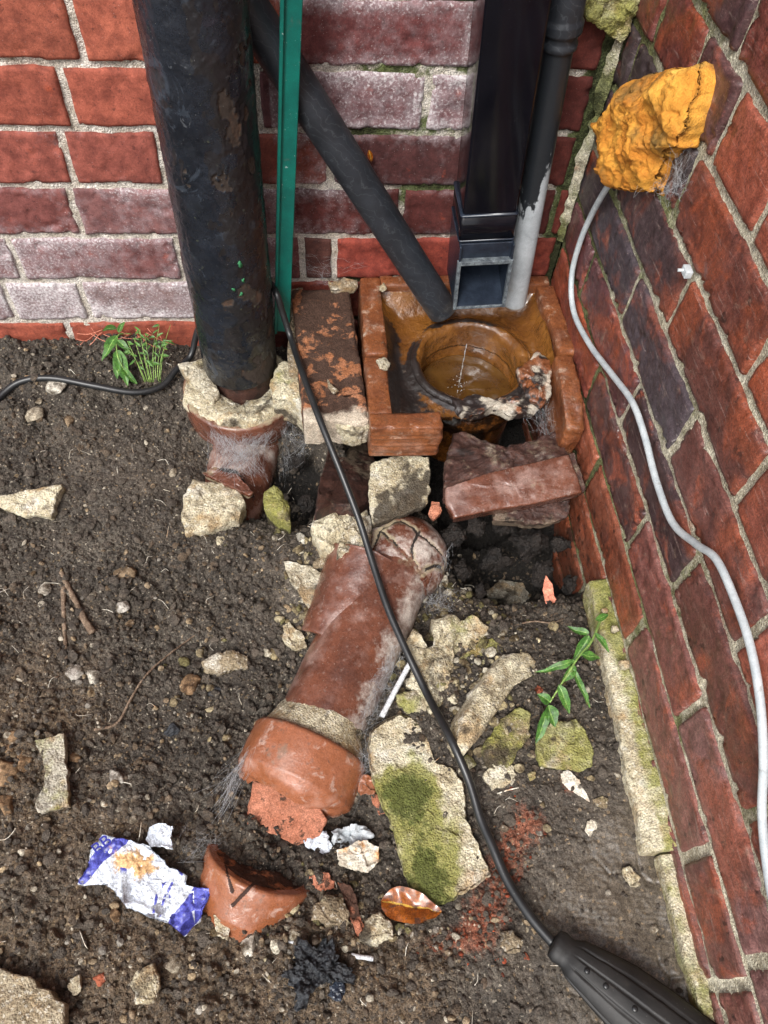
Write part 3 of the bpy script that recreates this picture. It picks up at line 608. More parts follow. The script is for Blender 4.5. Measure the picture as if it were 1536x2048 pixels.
for u, v, s in ((480, 528, .0042), (486, 562, .0030), (466, 575, .0028), (482, 588, .0028)):
    p = at(u, v, y=PC[1] - PR * .93); rr = np.array([p[0] - PC[0], p[1] - PC[1], 0]); rr /= np.linalg.norm(rr); c = np.array([PC[0], PC[1], p[2]]) + rr * (PR + .0006)
    tg = np.cross([0, 0, 1], rr); k = 11; a = np.arange(k) * 2 * math.pi / k; rad = s * (.35 + .9 * RS.rand(k))
    ring = c + np.outer(np.cos(a) * rad, tg) + np.outer(np.sin(a) * rad * 1.2, [0, 0, 1]); V = np.vstack([ring, ring + rr * .0004, [c + rr * .0006]])
    fl.append((V, [(i, (i + 1) % k, k + (i + 1) % k, k + i) for i in range(k)] + [(k + i, k + (i + 1) % k, 2 * k) for i in range(k)]))
for V, F in fl: mk('paint_fleck', V, F, M['green_fleck'], stack_barrel)

# ---- clay socket round the foot of the soil pipe, with its bend
SC = np.array([-.097, -.118])
root = T('clay_socket', 'broken salt glazed clay socket packed with mortar at the foot of the soil pipe', 'drain socket', (SC[0], SC[1], -.24))
pr = dense([(.060, -.20), (.057, -.165), (.066, -.145), (.080, -.128), (.0825, -.10), (.0815, -.082), (.079, -.079), (.070, -.080), (.068, -.11), (.050, -.13)], .0025)
V, F = lathe(pr, (SC[0], SC[1], 0), 140); rd = radial(V, (SC[0], SC[1], 0), (0, 0, 1)); V = V + rd * (fbm(V, 22, 4, 121) * .0022)[:, None]
brk = sst(.1, .5, fbm(V, 30, 3, 123)); V[:, 2] -= sst(-.10, -.082, V[:, 2]) * brk * .010
mk('socket', V, F, M['glaze'], root, attrs=dict(web=.55 * sst(-.11, -.15, V[:, 2]) + fbm(V, 30, 3, 3) * .3 + .2, dirt=sst(-.088, -.079, V[:, 2]) * .6 + .35 * sst(0, .6, fbm(V, 25, 3, 6)), crack=V[:, 0] * 0))
a0 = np.array([SC[0] + .012, SC[1] - .005, -.15]); a1 = at(478, 955, z=-.165); a2 = at(455, 1040, z=-.185)
pp = catmull([a0, (a0 + a1) / 2 + [0, 0, -.004], a1, a2], 14); V, F = tube(pp, np.linspace(.056, .046, len(pp)), 72); V += (fbm(V, 30, 4, 125) * .002)[:, None] * np.array([1, 1, 1])
cr = dline(V, [px2(420, 945, -.13), px2(470, 950, -.13), px2(505, 985, -.13)])
mk('bend', V, F, M['glaze'], root, attrs=dict(web=.42 + fbm(V, 30, 3, 3) * .6, dirt=.3 + fbm(V, 18, 3, 9) * .6, crack=sst(.004, .001, cr)))
# mortar packed between pipe and socket: an annulus of lumps
th = np.arange(150) * 2 * math.pi / 150; rings = []
for k, (r0, z0) in enumerate(dense([(.044, -.100), (.048, -.086), (.056, -.078), (.066, -.074), (.075, -.077), (.079, -.088), (.077, -.10)], .0022)):
    base = np.stack([(SC[0] + (PC[0] - SC[0]) * max(0, 1 - k / 18)) + r0 * np.cos(th), (SC[1] + (PC[1] - SC[1]) * max(0, 1 - k / 18)) + r0 * np.sin(th), np.full(150, z0)], -1); rings.append(base)
V = np.vstack(rings); nr = len(rings); d = fbm(V, 38, 5, 127, .6); V[:, 2] += d * .015 + .002; V[:, :2] += (fbm(V, 50, 3, 129) * .008)[:, None]
mk('mortar_packing', V, grid_faces(nr, 150, True), M['cement'], root, attrs=dict(moss=.25 + fbm(V, 20, 3, 7) * .6, dirt=.42 + fbm(V, 30, 3, 8) * .8))

# ---- cement pieces round the socket
def lump(name, label, px, z, th, cat='rubble', moss=.2, mossn=.6, dirt=.1, dirtn=.5, mt='cement', seed=0, group=None, **k):
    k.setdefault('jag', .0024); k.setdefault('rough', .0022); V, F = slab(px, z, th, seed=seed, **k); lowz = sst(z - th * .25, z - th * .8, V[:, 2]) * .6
    o = mk(name, V, F, M[mt], attrs=dict(moss=moss + fbm(V, 22, 4, seed + 3) * mossn, dirt=dirt + .12 + lowz + fbm(V, 30, 4, seed + 4) * (dirtn + .25), web=V[:, 0] * 0, crack=V[:, 0] * 0, soot_shade=V[:, 0] * 0, tone=V[:, 0] * 0 + ((seed * 37) % 11 - 4) / 5.0))
    return tag(o, label, cat, group)
lump('mortar_lump', 'buff slab of mortar on the left lip of the pipe socket', [(355, 728), (392, 722), (420, 750), (440, 785), (428, 806), (408, 792), (385, 765), (365, 745)], -.068, .018, moss=.0, mossn=.2, dirt=-.1, seed=201, rough=.003, dome=.004)
lump('mortar_lump', 'pale crumbling mortar bridging from the socket to the soil caked block', [(560, 725), (590, 715), (603, 760), (625, 800), (640, 838), (622, 850), (600, 815), (575, 800), (545, 795), (540, 760)], -.045, .05, moss=.15, dirt=.05, seed=202, rough=.004, dome=.006)
lump('mortar_strip', 'narrow pale cement strip between the green post and the caked block', [(577, 572), (606, 572), (604, 640), (600, 722), (574, 716), (578, 650)], -.002, .09, moss=-.1, dirt=.2, seed=203, rough=.002)
lump('mortar_lump', 'cream mortar lump stuck on the front of the socket bend', [(368, 985), (385, 958), (430, 965), (478, 975), (492, 1005), (480, 1040), (440, 1050), (405, 1062), (372, 1068), (362, 1030)], -.112, .040, moss=-.1, dirt=.0, dirtn=.3, seed=204, rough=.004, dome=.008)
lump('clay_shard', 'thin broken clay lip above the cream mortar lump', [(405, 945), (430, 935), (475, 950), (508, 985), (500, 992), (470, 975), (430, 958)], -.104, .014, mt='glaze', cat='clay shard', seed=205)
lump('mossy_stone', 'yellow green mossy stone beside the socket bend', [(530, 985), (548, 970), (565, 985), (582, 1015), (580, 1045), (556, 1040), (535, 1022), (525, 1000)], -.108, .04, cat='stone', moss=.75, mossn=.3, dirt=.1, seed=206, dome=.010, rough=.003)

# ---- green post
root = T('metal_post', 'dark green coated metal post standing just right of the soil pipe', 'post', tuple(at(566, 652, y=-.062)))
ta = at(586, 0, y=-.062); tb = at(566, 654, y=-.062); dz = ta - tb; tt_ = tb + dz * 1.6
def prism(sec, a, b, up=(0, -1, 0), bev=0):
    a = np.array(a); b = np.array(b); t = (b - a) / np.linalg.norm(b - a); n = np.array(up) - t * np.dot(up, t); n /= np.linalg.norm(n); s_ = np.cross(n, t); k = len(sec)
    V = np.vstack([q + np.outer(np.array(sec)[:, 0], s_) + np.outer(np.array(sec)[:, 1], n) for q in (a, b)]); return V, [(i, (i + 1) % k, k + (i + 1) % k, k + i) for i in range(k)] + [tuple(range(k))[::-1], tuple(range(k, 2 * k))]
def rsec(w_, h_, b_, k=4):
    out = []
    for sx, sy, a0 in ((1, 1, 0), (-1, 1, 90), (-1, -1, 180), (1, -1, 270)):
        for i in range(k + 1):
            a = math.radians(a0 + 90 * i / k); out.append((sx * (w_ / 2 - b_) + b_ * math.cos(a), sy * (h_ / 2 - b_) + b_ * math.sin(a)))
    return out
V, F = prism(rsec(.0185, .018, .0012), tb, tt_); mk('bar', V, F, M['green'], root, smooth=False)
V, F = prism(rsec(.004, .024, .0008), tb + [-.0105, -.002, 0], tt_ + [-.0105, -.002, 0]); mk('flange', V, F, M['green'], root, smooth=False)

# ---- diagonal black waste pipe
e0 = at(502, 25, y=-.032); e1 = at(886, 622, z=.006); root = T('waste_pipe', 'black plastic waste pipe slanting down behind the green post into the gully', 'pipe', tuple(e1))
dd = e0 - e1; L_ = np.linalg.norm(dd); dd /= L_; V, F = revolve(dense([(0, .0185), (.0005, .0213), (.002, .0217), (L_ + .09, .0217)], .006), e1, dd, 56)
mk('barrel', V, F, M['black_plastic'], root, attrs=dict(dust=.45 * sst(.12, -.02, V[:, 2]) + fbm(V, 20, 3, 9) * .35 + .25))
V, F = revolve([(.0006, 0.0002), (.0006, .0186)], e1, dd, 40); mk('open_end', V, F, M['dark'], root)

# ---- square downpipe with shoe
SB = np.array([.232, -.078, .073]); lean = math.atan2(.0205, .363)
def leanf(V):
    V = np.asarray(V) - SB; c, s = math.cos(lean), math.sin(lean); R = np.array([[c, 0, -s], [0, 1, 0], [s, 0, c]]); return V @ R.T + SB
def sqtube(w_, d_, z0, z1, b_=.003, cap=False):
    sec = rsec(w_, d_, b_, 4); k = len(sec); zs_ = dense([(0, z0), (0, z1)], .02)[:, 1]
    V = np.vstack([np.stack([np.array(sec)[:, 0] + SB[0], np.array(sec)[:, 1] + SB[1], np.full(k, z)], -1) for z in zs_]); F = grid_faces(len(zs_), k, True)
    if cap: F += [tuple(range(k))[::-1], tuple(range(len(V) - k, len(V)))]
    return leanf(V), F
root = T('downpipe', 'glossy black square rainwater downpipe ending in an open shoe over the gully', 'downpipe', tuple(SB))
V, F = sqtube(.064, .064, .178, 1.9, .0035); mk('pipe_length', V, F, M['gloss_black'], root, attrs=dict(dust=.25 + fbm(V, 20, 2, 3) * .2))
for zz_ in ((.168, .204),):
    V, F = sqtube(.0685, .0685, zz_[0], zz_[1], .004, True); clr = mk('collar', V, F, M['gloss_black'], root, attrs=dict(dust=.5 + fbm(V, 50, 2, 3) * .4))
    for z in (.2035, .1685):
        V, F = sqtube(.0705, .0705, z, z + .0022, .004, True); mk('rib', V, F, M['shoe'], clr)
w2, yf, yb = .034, -.122, -.046; x0 = SB[0]; pl = []
def plate(lo, hi, xf=None):
    V, F = bevel_box(lo, hi, .0007); V = V if xf is None else xf(V); return leanf(V), F
pl += [plate((x0 - w2, yf, .072), (x0 - w2 + .0026, yb, .168)), plate((x0 + w2 - .0026, yf, .072), (x0 + w2, yb, .168)), plate((x0 - w2, yb - .0026, .085), (x0 + w2, yb, .168)),
       plate((x0 - w2, yf + .006, .142), (x0 + w2, yf + .0085, .168))]
def flo(V): V = V.copy(); V[:, 2] += (V[:, 1] - yf) * .35; return V
pl.append(plate((x0 - w2, yf, .0715), (x0 + w2, yb, .0742), flo))
V, F = join(pl); sho = mk('shoe', V, F, M['shoe'], root, smooth=False)
ed = [plate((x0 - w2 - .001, yf - .002, .070), (x0 - w2 + .0034, yf + .004, .147)), plate((x0 + w2 - .0034, yf - .002, .070), (x0 + w2 + .001, yf + .004, .147)),
      plate((x0 - w2 + .0034, yf - .002, .0705), (x0 + w2 - .0034, yf + .004, .0740)), plate((x0 - w2 + .0034, yf - .002, .1415), (x0 + w2 - .0034, yf + .009, .147))]
V, F = join(ed); mk('lip', V, F, M['shoe_edge'], sho, smooth=False)

# ---- grey waste pipe, painted black above
g0 = at(1028, 606, y=-.066); g1 = at(1133, 0, y=-.062); root = T('waste_pipe', 'thin upright waste pipe, black painted above and bare grey at the bottom', 'pipe', tuple(g0)); dd = g1 - g0; L_ = np.linalg.norm(dd); dd /= L_
V, F = revolve(dense([(0, .0135), (.0006, .0158), (.002, .0162), (L_ + .3, .0162)], .0025), g0, dd, 64, up=(0, 1, 0)); aa = (V - g0) @ dd
rd = radial(V, g0, dd); strk = fbm(np.stack([rd[:, 0] * 1.2, rd[:, 1] * 1.2, aa * 4], -1), 2.4, 4, 131) 
mk('barrel', V, F, M['grey_pipe'], root, attrs=dict(paint=.5 + (aa - .185 - strk * .055 - .025 * rd[:, 0]) * 12, dust=sst(.055, .03, np.abs(aa - .035) + .03) * .75 * np.clip(-rd[:, 0] * .3 + .7, 0, 1) - .1 + sst(.01, .0, aa)))
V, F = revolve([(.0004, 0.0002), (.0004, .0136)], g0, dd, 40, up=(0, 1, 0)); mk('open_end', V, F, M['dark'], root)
c0 = np.dot(at(1120, 88, y=-.062) - g0, dd); V, F = revolve(dense([(c0 - .004, .0166), (c0 - .002, .0192), (c0 + .003, .0196), (c0 + .005, .0182), (c0 + .012, .0184), (c0 + .014, .0215), (c0 + .024, .0218), (c0 + .027, .0196), (c0 + .09, .0194), (c0 + .092, .0165)], .002), g0, dd, 64, up=(0, 1, 0))
mk('coupling', V, F, M['black_plastic'], root, attrs=dict(dust=.2 + fbm(V, 30, 2, 3) * .3))

# ---- the gully
RZ = .025; HC = np.array([.232, -.140]); HR = .0695
root = T('clay_gully', 'wet orange brown square clay gully with broken front and round hole under the downpipe', 'gully', (.225, -.14, -.14))
def gattr(V, soot_shade=0, dirt=.15): return dict(soot_shade=soot_shade + fbm(V, 25, 3, 141) * .35, dirt=dirt + fbm(V, 35, 3, 143) * .5)
def wob(V): V = V.copy(); V[:, 0] += fbm(V, 14, 2, 145) * .0022; V[:, 1] += fbm(V, 14, 2, 146) * .0018; return V
V, F = rough_box((.080, -.160, -.09), (.111, -.006, RZ + .001), .0035, .0035, .0014, 151, wob); mk('rim', V, F, M['gully'], root, attrs=gattr(V, .0, .32))
V, F = rough_box((.0785, -.262, -.04), (.108, -.1615, RZ - .001), .0035, .0035, .0010, 152, wob); mk('rim', V, F, M['gully'], root, attrs=gattr(V))
def ridg(V):
    V = wob(V); f = V[:, 1] < -.272; V[f, 1] += .0018 * (np.sin(V[f, 2] * 900 + fbm(V[f], 10, 2, 3) * 1.5) > .55); V[:, 0] += np.where(V[:, 0] > .16, fbm(V, 60, 3, 9) * .004, 0); return V
V, F = rough_box((.0785, -.288, -.034), (.170, -.2605, RZ), .0030, .0025, .0009, 153, ridg); mk('front_rim', V, F, M['gully'], root, attrs=gattr(V, -.05, .1))
V, F = rough_box((.109, -.024, -.05), (.362, -.004, RZ), .0035, .0035, .0012, 154, wob); mk('rim', V, F, M['gully'], root, attrs=gattr(V, .0, .2))
def slant(V): V = wob(V); V[:, 0] += (V[:, 1] + .02) * -.04; return V
V, F = rough_box((.340, -.160, -.05), (.3655, -.0245, RZ - .001), .003, .0035, .0012, 155, slant); mk('rim', V, F, M['gully'], root, attrs=gattr(V, .0, .1))
def brokn(V): V = wob(V); V[:, 2] -= sst(-.20, -.28, V[:, 1]) * .020 + np.clip(fbm(V, 40, 4, 157), 0, 1) * .012 * sst(-.21, -.26, V[:, 1]); V[:, 1] += np.where(V[:, 1] < -.25, fbm(V, 45, 4, 158) * .010, 0); return V
V, F = rough_box((.338, -.272, -.06), (.364, -.163, RZ - .004), .003, .0028, .0009, 156, brokn); mk('broken_rim', V, F, M['gully'], root, attrs=gattr(V, -.05, .35))
# basin: from the square inside of the rim down to the ring round the hole
seg = 220; th = np.arange(seg) * 2 * math.pi / seg; cs, sn = np.cos(th), np.sin(th)
bx = np.where(cs > 0, (.343 - HC[0]) / np.maximum(cs, 1e-6), (.108 - HC[0]) / np.minimum(cs, -1e-6)); by = np.where(sn > 0, (-.022 - HC[1]) / np.maximum(sn, 1e-6), (-.262 - HC[1]) / np.minimum(sn, -1e-6)); BR = np.minimum(bx, by)
rg = []; RO = .086
for s_ in np.linspace(0, 1, 34):
    r_ = BR * (1 - s_) + RO * s_; z_b = .012 - .036 * (1 - (1 - s_) ** 2.6) + .010 * s_ ** 3; rg.append((r_, np.full(seg, z_b)))
nb = len(rg)
for r0, z0 in dense([(.086, -.016), (.083, -.011), (.078, -.010), (.073, -.013), (HR, -.022), (HR - .001, -.05), (HR + .001, -.052), (HR - .002, -.135)], .003): rg.append((np.full(seg, r0), np.full(seg, z0)))
V = np.concatenate([np.stack([HC[0] + r_ * cs, HC[1] + r_ * sn, z0], -1) for r_, z0 in rg]); nr = len(rg)
V[:, 2] += fbm(V, 28, 4, 161) * .0035 * sst(-.04, -.02, V[:, 2]); V[:, :2] += (fbm(V, 40, 3, 163) * .002)[:, None]
jag = .52 + .35 * fbm(np.stack([cs, sn, cs * 0], -1), 4, 4, 165)
F = []
deg = np.degrees(np.arctan2(sn, cs))
for i in range(nr - 1):
    for j in range(seg):
        if -112 < deg[j] < -14 and i < nb - 1 and i / nb < jag[j] + .30: continue
        a = i * seg + j; b = i * seg + (j + 1) % seg; F.append((a, b, b + seg, a + seg))
rr = np.hypot(V[:, 0] - HC[0], V[:, 1] - HC[1]); ang = np.arctan2(V[:, 1] - HC[1], V[:, 0] - HC[0])
soot_shade = sst(.012, .004, np.abs(rr - .083)) * (.55 + .5 * fbm(V, 20, 3, 167)) + sst(.16, .12, V[:, 0]) * .75 * sst(-.03, -.08, V[:, 1]) + .5 * sst(-.6, -1.4, ang) * (rr > .072)
mk('basin', V, F, M['basin'], root, attrs=dict(soot_shade=soot_shade * (V[:, 2] > -.03), dirt=-.1 + .35 * sst(-.2, -1.0, ang) * (rr > .074) + fbm(V, 45, 3, 169) * .4))
V, F = lathe(dense([(.0715, -.16), (.0725, -.085), (.079, -.078), (.0815, -.066), (.079, -.058), (.0745, -.050), (.0755, -.036), (.084, -.024), (.087, -.018)], .003), (HC[0], HC[1], 0), 150); V[:, :2] += (fbm(V, 40, 3, 171) * .0015)[:, None]
mk('trap', V, F, M['tube'], root, attrs=dict(soot_shade=.60 + fbm(V, 30, 3, 173) * .5))  # black stain, deepened to paint the shade of the gap below the rim
V, F = slab([(0, 0)], 0, .02, pts=np.array([[HC[0] + .070 * math.cos(a), HC[1] + .070 * math.sin(a), -.070] for a in np.linspace(0, 6.283, 60, endpoint=False)]), N=(0, 0, 1), jag=0, rough=.0008, n=80)
tag(mk('water', V, F, M['water'], root), None)
# crust of black scum and old mortar round the broken front of the hole
for i, (px, z, seed) in enumerate((([(905, 800), (950, 790), (985, 800), (1040, 790), (1075, 775), (1095, 800), (1070, 825), (1020, 828), (985, 815), (960, 828), (915, 832)], -.012, 180), ([(1035, 740), (1075, 700), (1100, 725), (1105, 790), (1085, 812), (1050, 790)], .000, 181))):
    V, F = slab(px, z, .014, rough=.004, dome=.004, jag=.003, seed=seed); mk('crust', V, F, M['gully'], root, attrs=dict(soot_shade=(.75, .55, .9)[i] + fbm(V, 60, 4, seed) * .8, dirt=.50 + fbm(V, 70, 4, seed + 1) * .9))
# trickle from the shoe
tr = []
pth_ = np.array([[.222 + .0003 * math.sin(i * .9), -.134 - .004 * i / 30, .016 - .084 * i / 30] for i in range(31)]); V, F = tube(pth_, .0004 + .0009 * (np.sin(np.arange(31) * 1.3) > .2) * RS.rand(31), 7); tr.append((V, F))
for i in range(26):
    p = np.array([.222 + RS.normal() * .006, -.138 + RS.normal() * .006, -.066 + abs(RS.normal()) * .008]); s_ = .0007 + .0013 * RS.rand(); V, F = rock(p, (s_, s_, s_), 300 + i, sub=1, planes=0, rough=.4, sink=.5); tr.append((V, F))
V, F = join(tr); tag(mk('trickle', V, F, M['trickle']), 'broken white trickle of water dropping into the round gully hole', 'water')

# ---- soil caked terracotta block left of the gully
def bxf(V): V = V.copy(); V[:, 2] += fbm(V, 40, 4, 185) * .0025 * (V[:, 2] > -.01); V[:, 1] += np.where(V[:, 1] < -.22, fbm(V, 40, 4, 186) * .008, 0); V[:, 0] += (V[:, 1] + .12) * -.05; return V
root = T('terracotta_block', 'terracotta block caked with dark soil between the mortar strip and the gully', 'clay block', (.03, -.13, -.05))
V, F = rough_box((-.012, -.262, -.038), (.072, -.014, .010), .004, .0032, .0022, 187, bxf); mk('block', V, F, M['block'], root, attrs=dict(dirt=.9 * sst(-.215, -.262, V[:, 1]) + fbm(V, 30, 3, 3) * .3))
V, F = slab([(640, 815), (680, 800), (738, 808), (742, 845), (715, 862), (670, 852), (645, 840)], .001, .035, rough=.003, jag=.003, dome=.004, seed=188); mk('mortar_bed', V, F, M['cement'], root, attrs=dict(moss=.1 + fbm(V, 20, 3, 3) * .4, dirt=.3 + fbm(V, 30, 4, 5) * .7))
lump('mortar_lump', 'small cream mortar crumbs along the back edge of the caked block', [(655, 566), (690, 556), (715, 562), (712, 575), (680, 578), (658, 578)], .020, .012, moss=-.1, dirt=-.2, seed=189, dome=.003)
lump('pebble', 'cream pebble on the left rim of the gully', [(752, 722), (768, 716), (781, 726), (776, 738), (760, 736)], RZ + .003, .005, cat='pebble', moss=-.2, dirt=-.3, seed=190, dome=.003, n=40)
lump('pebble', 'pale flat pebble at the back left corner of the gully rim', [(757, 570), (768, 566), (774, 576), (766, 584), (757, 580)], RZ + .003, .004, cat='pebble', moss=-.3, dirt=-.4, seed=191, dome=.002, n=40)
lump('stone_chip', 'pale curled chip lying on the caked block', [(655, 760), (665, 768), (678, 782), (668, 788), (658, 778)], .018, .006, cat='chip', moss=-.3, dirt=-.2, seed=192, dome=.002, n=40)

# ---- broken clay in front of the gully
root = T('rim_fragment', 'large broken piece of red glazed gully rim lying in front of the hole', 'clay fragment', tuple(at(1020, 960, z=-.12)))
V, F = slab([(888, 968), (1000, 940), (1138, 908), (1150, 940), (1166, 984), (1090, 1003), (1000, 1018), (908, 1037), (893, 1005)], -.040, .034, slope=(.04, .35), rough=.0009, jag=.0009, dome=.003, seed=211, n=160)
mk('glazed_face', V, F, M['glaze'], root, attrs=dict(web=-.1 + fbm(V, 30, 3, 2) * .3, dirt=-.3 + fbm(V, 30, 3, 4) * .4 + .6 * sst(-.0, .02, V[:, 1] + .375), crack=V[:, 0] * 0))
V, F = slab([(905, 868), (935, 866), (950, 885), (1010, 893), (1075, 885), (1125, 858), (1140, 912), (1000, 945), (888, 968), (893, 915)], -.038, .045, slope=(0, -.1), rough=.005, jag=.003, dome=.003, seed=212, n=160)
mk('broken_core', V, F, M['iron'], root, attrs=dict(dirt=.35 + fbm(V, 40, 4, 4) * .6))
V, F = slab([(1138, 908), (1148, 905), (1172, 975), (1166, 986), (1150, 945)], -.042, .04, slope=(.04, .3), rough=.002, jag=.001, seed=213, n=80); mk('broken_end', V, F, M['iron'], root, attrs=dict(dirt=.6 + fbm(V, 40, 4, 4) * .6))
lump('clay_fragment', 'dull brown clay piece wedged beneath the red rim fragment', [(985, 1020), (1060, 1008), (1140, 1000), (1135, 1035), (1090, 1050), (1030, 1042), (990, 1040)], -.085, .03, mt='iron', cat='clay fragment', dirt=.4, seed=214, slope=(0, .3))
lump('clay_plate', 'dark curved clay plate leaning under the caked block', [(665, 872), (735, 880), (752, 915), (745, 1000), (712, 1012), (665, 1008), (632, 1020), (640, 960)], -.105, .02, slope=(-.3, -.5), mt='iron', cat='clay fragment', dirt=-.1, seed=215)
lump('tile_piece', 'square tile piece stained yellow and black in front of the gully rim', [(742, 925), (800, 908), (858, 912), (862, 960), (856, 1008), (800, 1030), (745, 1052), (737, 1000)], -.062, .018, slope=(0, .15), cat='tile', moss=-.1, dirt=.45, dirtn=.9, seed=216)
lump('clay_chip', 'bright orange clay chip beside the square tile piece', [(862, 1000), (880, 1003), (884, 1020), (868, 1034), (858, 1025)], -.075, .015, cat='clay chip', mt='terracotta', dirt=-.2, seed=217, n=50)
lump('mortar_lump', 'pale lumpy mortar left of the square tile piece', [(640, 1010), (660, 990), (700, 988), (715, 1030), (700, 1070), (668, 1105), (640, 1095), (618, 1060)], -.095, .04, moss=.0, dirt=.1, seed=218, rough=.006, dome=.012)
lump('mortar_lump', 'streaky mortar lump between the tile piece and the drain bend', [(700, 1040), (735, 1015), (745, 1060), (735, 1120), (700, 1115), (672, 1118), (680, 1080)], -.082, .035, moss=.1, dirt=.25, seed=219, rough=.006, dome=.008)

# ---- the clay drain pipe
A_ = at(782, 1150, z=-.134); B_ = at(620, 1500, z=-.146); dd = B_ - A_; L_ = np.linalg.norm(dd); dd /= L_
root = T('clay_drain_pipe', 'reddish salt glazed clay drain pipe running from the cracked bend to the orange socket', 'drain pipe', tuple((A_ + B_) / 2 - [0, 0, .07]))
V, F = revolve(dense([(-.03, .054), (.02, .0535), (L_ * .6, .0535), (L_ + .02, .054)], .003), A_, dd, 150); rd = radial(V, A_, dd); V += rd * (fbm(V, 16, 3, 221) * .0022 + fbm(V, 200, 3, 222) * .0004)[:, None]
aa = (V - A_) @ dd; side = rd[:, 0]
mk('barrel', V, F, M['glaze'], root, attrs=dict(web=.28 + .55 * sst(.2, .8, side) + fbm(V, 25, 3, 2) * .35 + .5 * sst(.02, 0, np.abs(aa - L_)), dirt=.1 + .45 * sst(.03, -.01, aa) + fbm(V, 30, 3, 4) * .35, crack=V[:, 0] * 0))
V, F = revolve(dense([(L_ - .040, .053), (L_ - .026, .058), (L_ - .012, .064), (L_ - .002, .068)], .0025), A_, dd, 130); V += radial(V, A_, dd) * (fbm(V, 40, 5, 223, .6) * .0035)[:, None]
mk('mortar_joint', V, F, M['cement'], root, attrs=dict(moss=-.1 + V[:, 0] * 0, dirt=.45 + fbm(V, 40, 4, 4) * .5))
V, F = revolve(dense([(L_ - .006, .064), (L_ - .006, .0705), (L_ - .002, .0725), (L_ + .02, .073), (L_ + .045, .071), (L_ + .056, .064), (L_ + .062, .055), (L_ + .066, .048)], .0025), A_, dd, 150); rd = radial(V, A_, dd); V += rd * (fbm(V, 16, 4, 225) * .0026)[:, None]
aa = (V - A_) @ dd; V += np.outer(sst(L_ + .04, L_ + .06, aa) * fbm(V, 30, 3, 226) * .010, dd)
mk('socket', V, F, M['glaze_orange'], root, attrs=dict(web=.2 + fbm(V, 30, 3, 2) * .4, dirt=.1 + fbm(V, 22, 4, 4) * .4 + .5 * sst(L_ + .004, L_ - .006, aa), crack=sst(.0012, .0004, np.abs(aa - L_ - .008)) * .5))
# cracked bend at the top
c = at(800, 1118, z=-.132); bm = bmesh.new(); bmesh.ops.create_icosphere(bm, subdivisions=6, radius=1); V = np.array([v.co[:] for v in bm.verts]); F = [[v.index for v in f.verts] for f in bm.faces]; bm.free()
V = V * np.array([.064, .062, .056]) + c; cr = np.full(len(V), 9.)
CR = [[(735, 1125), (760, 1060), (800, 1040)], [(800, 1040), (838, 1068), (862, 1080), (905, 1100)], [(765, 1065), (800, 1100), (838, 1130)], [(840, 1062), (825, 1095), (826, 1125), (830, 1155)], [(745, 1135), (795, 1150), (830, 1145), (895, 1110)], [(830, 1150), (815, 1175), (850, 1190)]]
for pl_ in CR: cr = np.minimum(cr, dline(V + fbm(V, 60, 3, 3)[:, None] * .002, [px2(u, v, -.082) for u, v in pl_]))
d = (V - c) / np.linalg.norm(V - c, axis=1, keepdims=True); plt = worley(V[:, 0], V[:, 1], 38, 9)[2]
V = V + d * ((fbm(V, 20, 4, 227) * .005) - sst(.003, .0008, cr) * .004 + (plt - .5) * .002)[:, None]
mk('bend', V, F, M['glaze'], root, attrs=dict(web=.42 + .35 * sst(.0, .05, V[:, 0] - c[0]) + fbm(V, 25, 3, 2) * .6, dirt=.28 + fbm(V, 22, 4, 4) * .5 + .4 * sst(.008, .002, cr), crack=sst(.0022, .0007, cr)))
# broken half-shell of pipe overlapping the left shoulder
a = at(690, 1170, z=-.128); b = at(640, 1290, z=-.150); s_ = b - a
V, F = revolve(dense([(-.035, .054), (np.linalg.norm(s_), .046)], .003), a + [.018, 0, 0], s_, 60, arc=(math.radians(40), math.radians(190))); V += radial(V, a, s_) * (fbm(V, 90, 3, 230) * .001)[:, None]; V2 = V - radial(V, a, s_) * .010
k = len(V); nr_ = k // 60; V += (fbm(V, 25, 4, 229) * .003)[:, None]
F2 = [tuple(q + k for q in f)[::-1] for f in F]; rimf = []
for i in range(nr_ - 1):
    for j in (0, 59): rimf.append((i * 60 + j, (i + 1) * 60 + j, (i + 1) * 60 + j + k, i * 60 + j + k))
for j in range(59): rimf += [(j, j + 1, j + 1 + k, j + k), ((nr_ - 1) * 60 + j, (nr_ - 1) * 60 + j + 1, (nr_ - 1) * 60 + j + 1 + k, (nr_ - 1) * 60 + j + k)]
Vs = np.vstack([V, V2]); o = mk('pipe_shell', Vs, F + F2 + rimf, M['glaze'], attrs=dict(web=.3 + fbm(Vs, 25, 3, 2) * .4, dirt=.25 + fbm(Vs, 22, 4, 4) * .5, crack=Vs[:, 0] * 0)); tag(o, 'curved broken clay shell on the left shoulder of the drain pipe', 'clay fragment')
lump('clay_shard', 'bare terracotta shard below the orange pipe socket', [(505, 1560), (560, 1580), (640, 1610), (655, 1640), (640, 1672), (595, 1692), (545, 1668), (490, 1650)], -.124, .03, mt='terracotta', cat='clay fragment', dirt=-.05, dirtn=.5, jag=.001, rough=.001, facet=0, slope=(.05, .1), seed=231)
lump('clay_chip', 'small orange glazed chip at the right corner of the pipe socket', [(712, 1560), (730, 1550), (752, 1562), (748, 1588), (722, 1590), (712, 1578)], -.125, .008, mt='glaze_orange', cat='clay chip', seed=232, n=60)
lump('clay_chip', 'orange chip tucked against the mossy slab', [(742, 1590), (765, 1592), (772, 1625), (758, 1632), (748, 1610)], -.128, .008, mt='terracotta', dirt=-.1, cat='clay chip', seed=233, n=60)
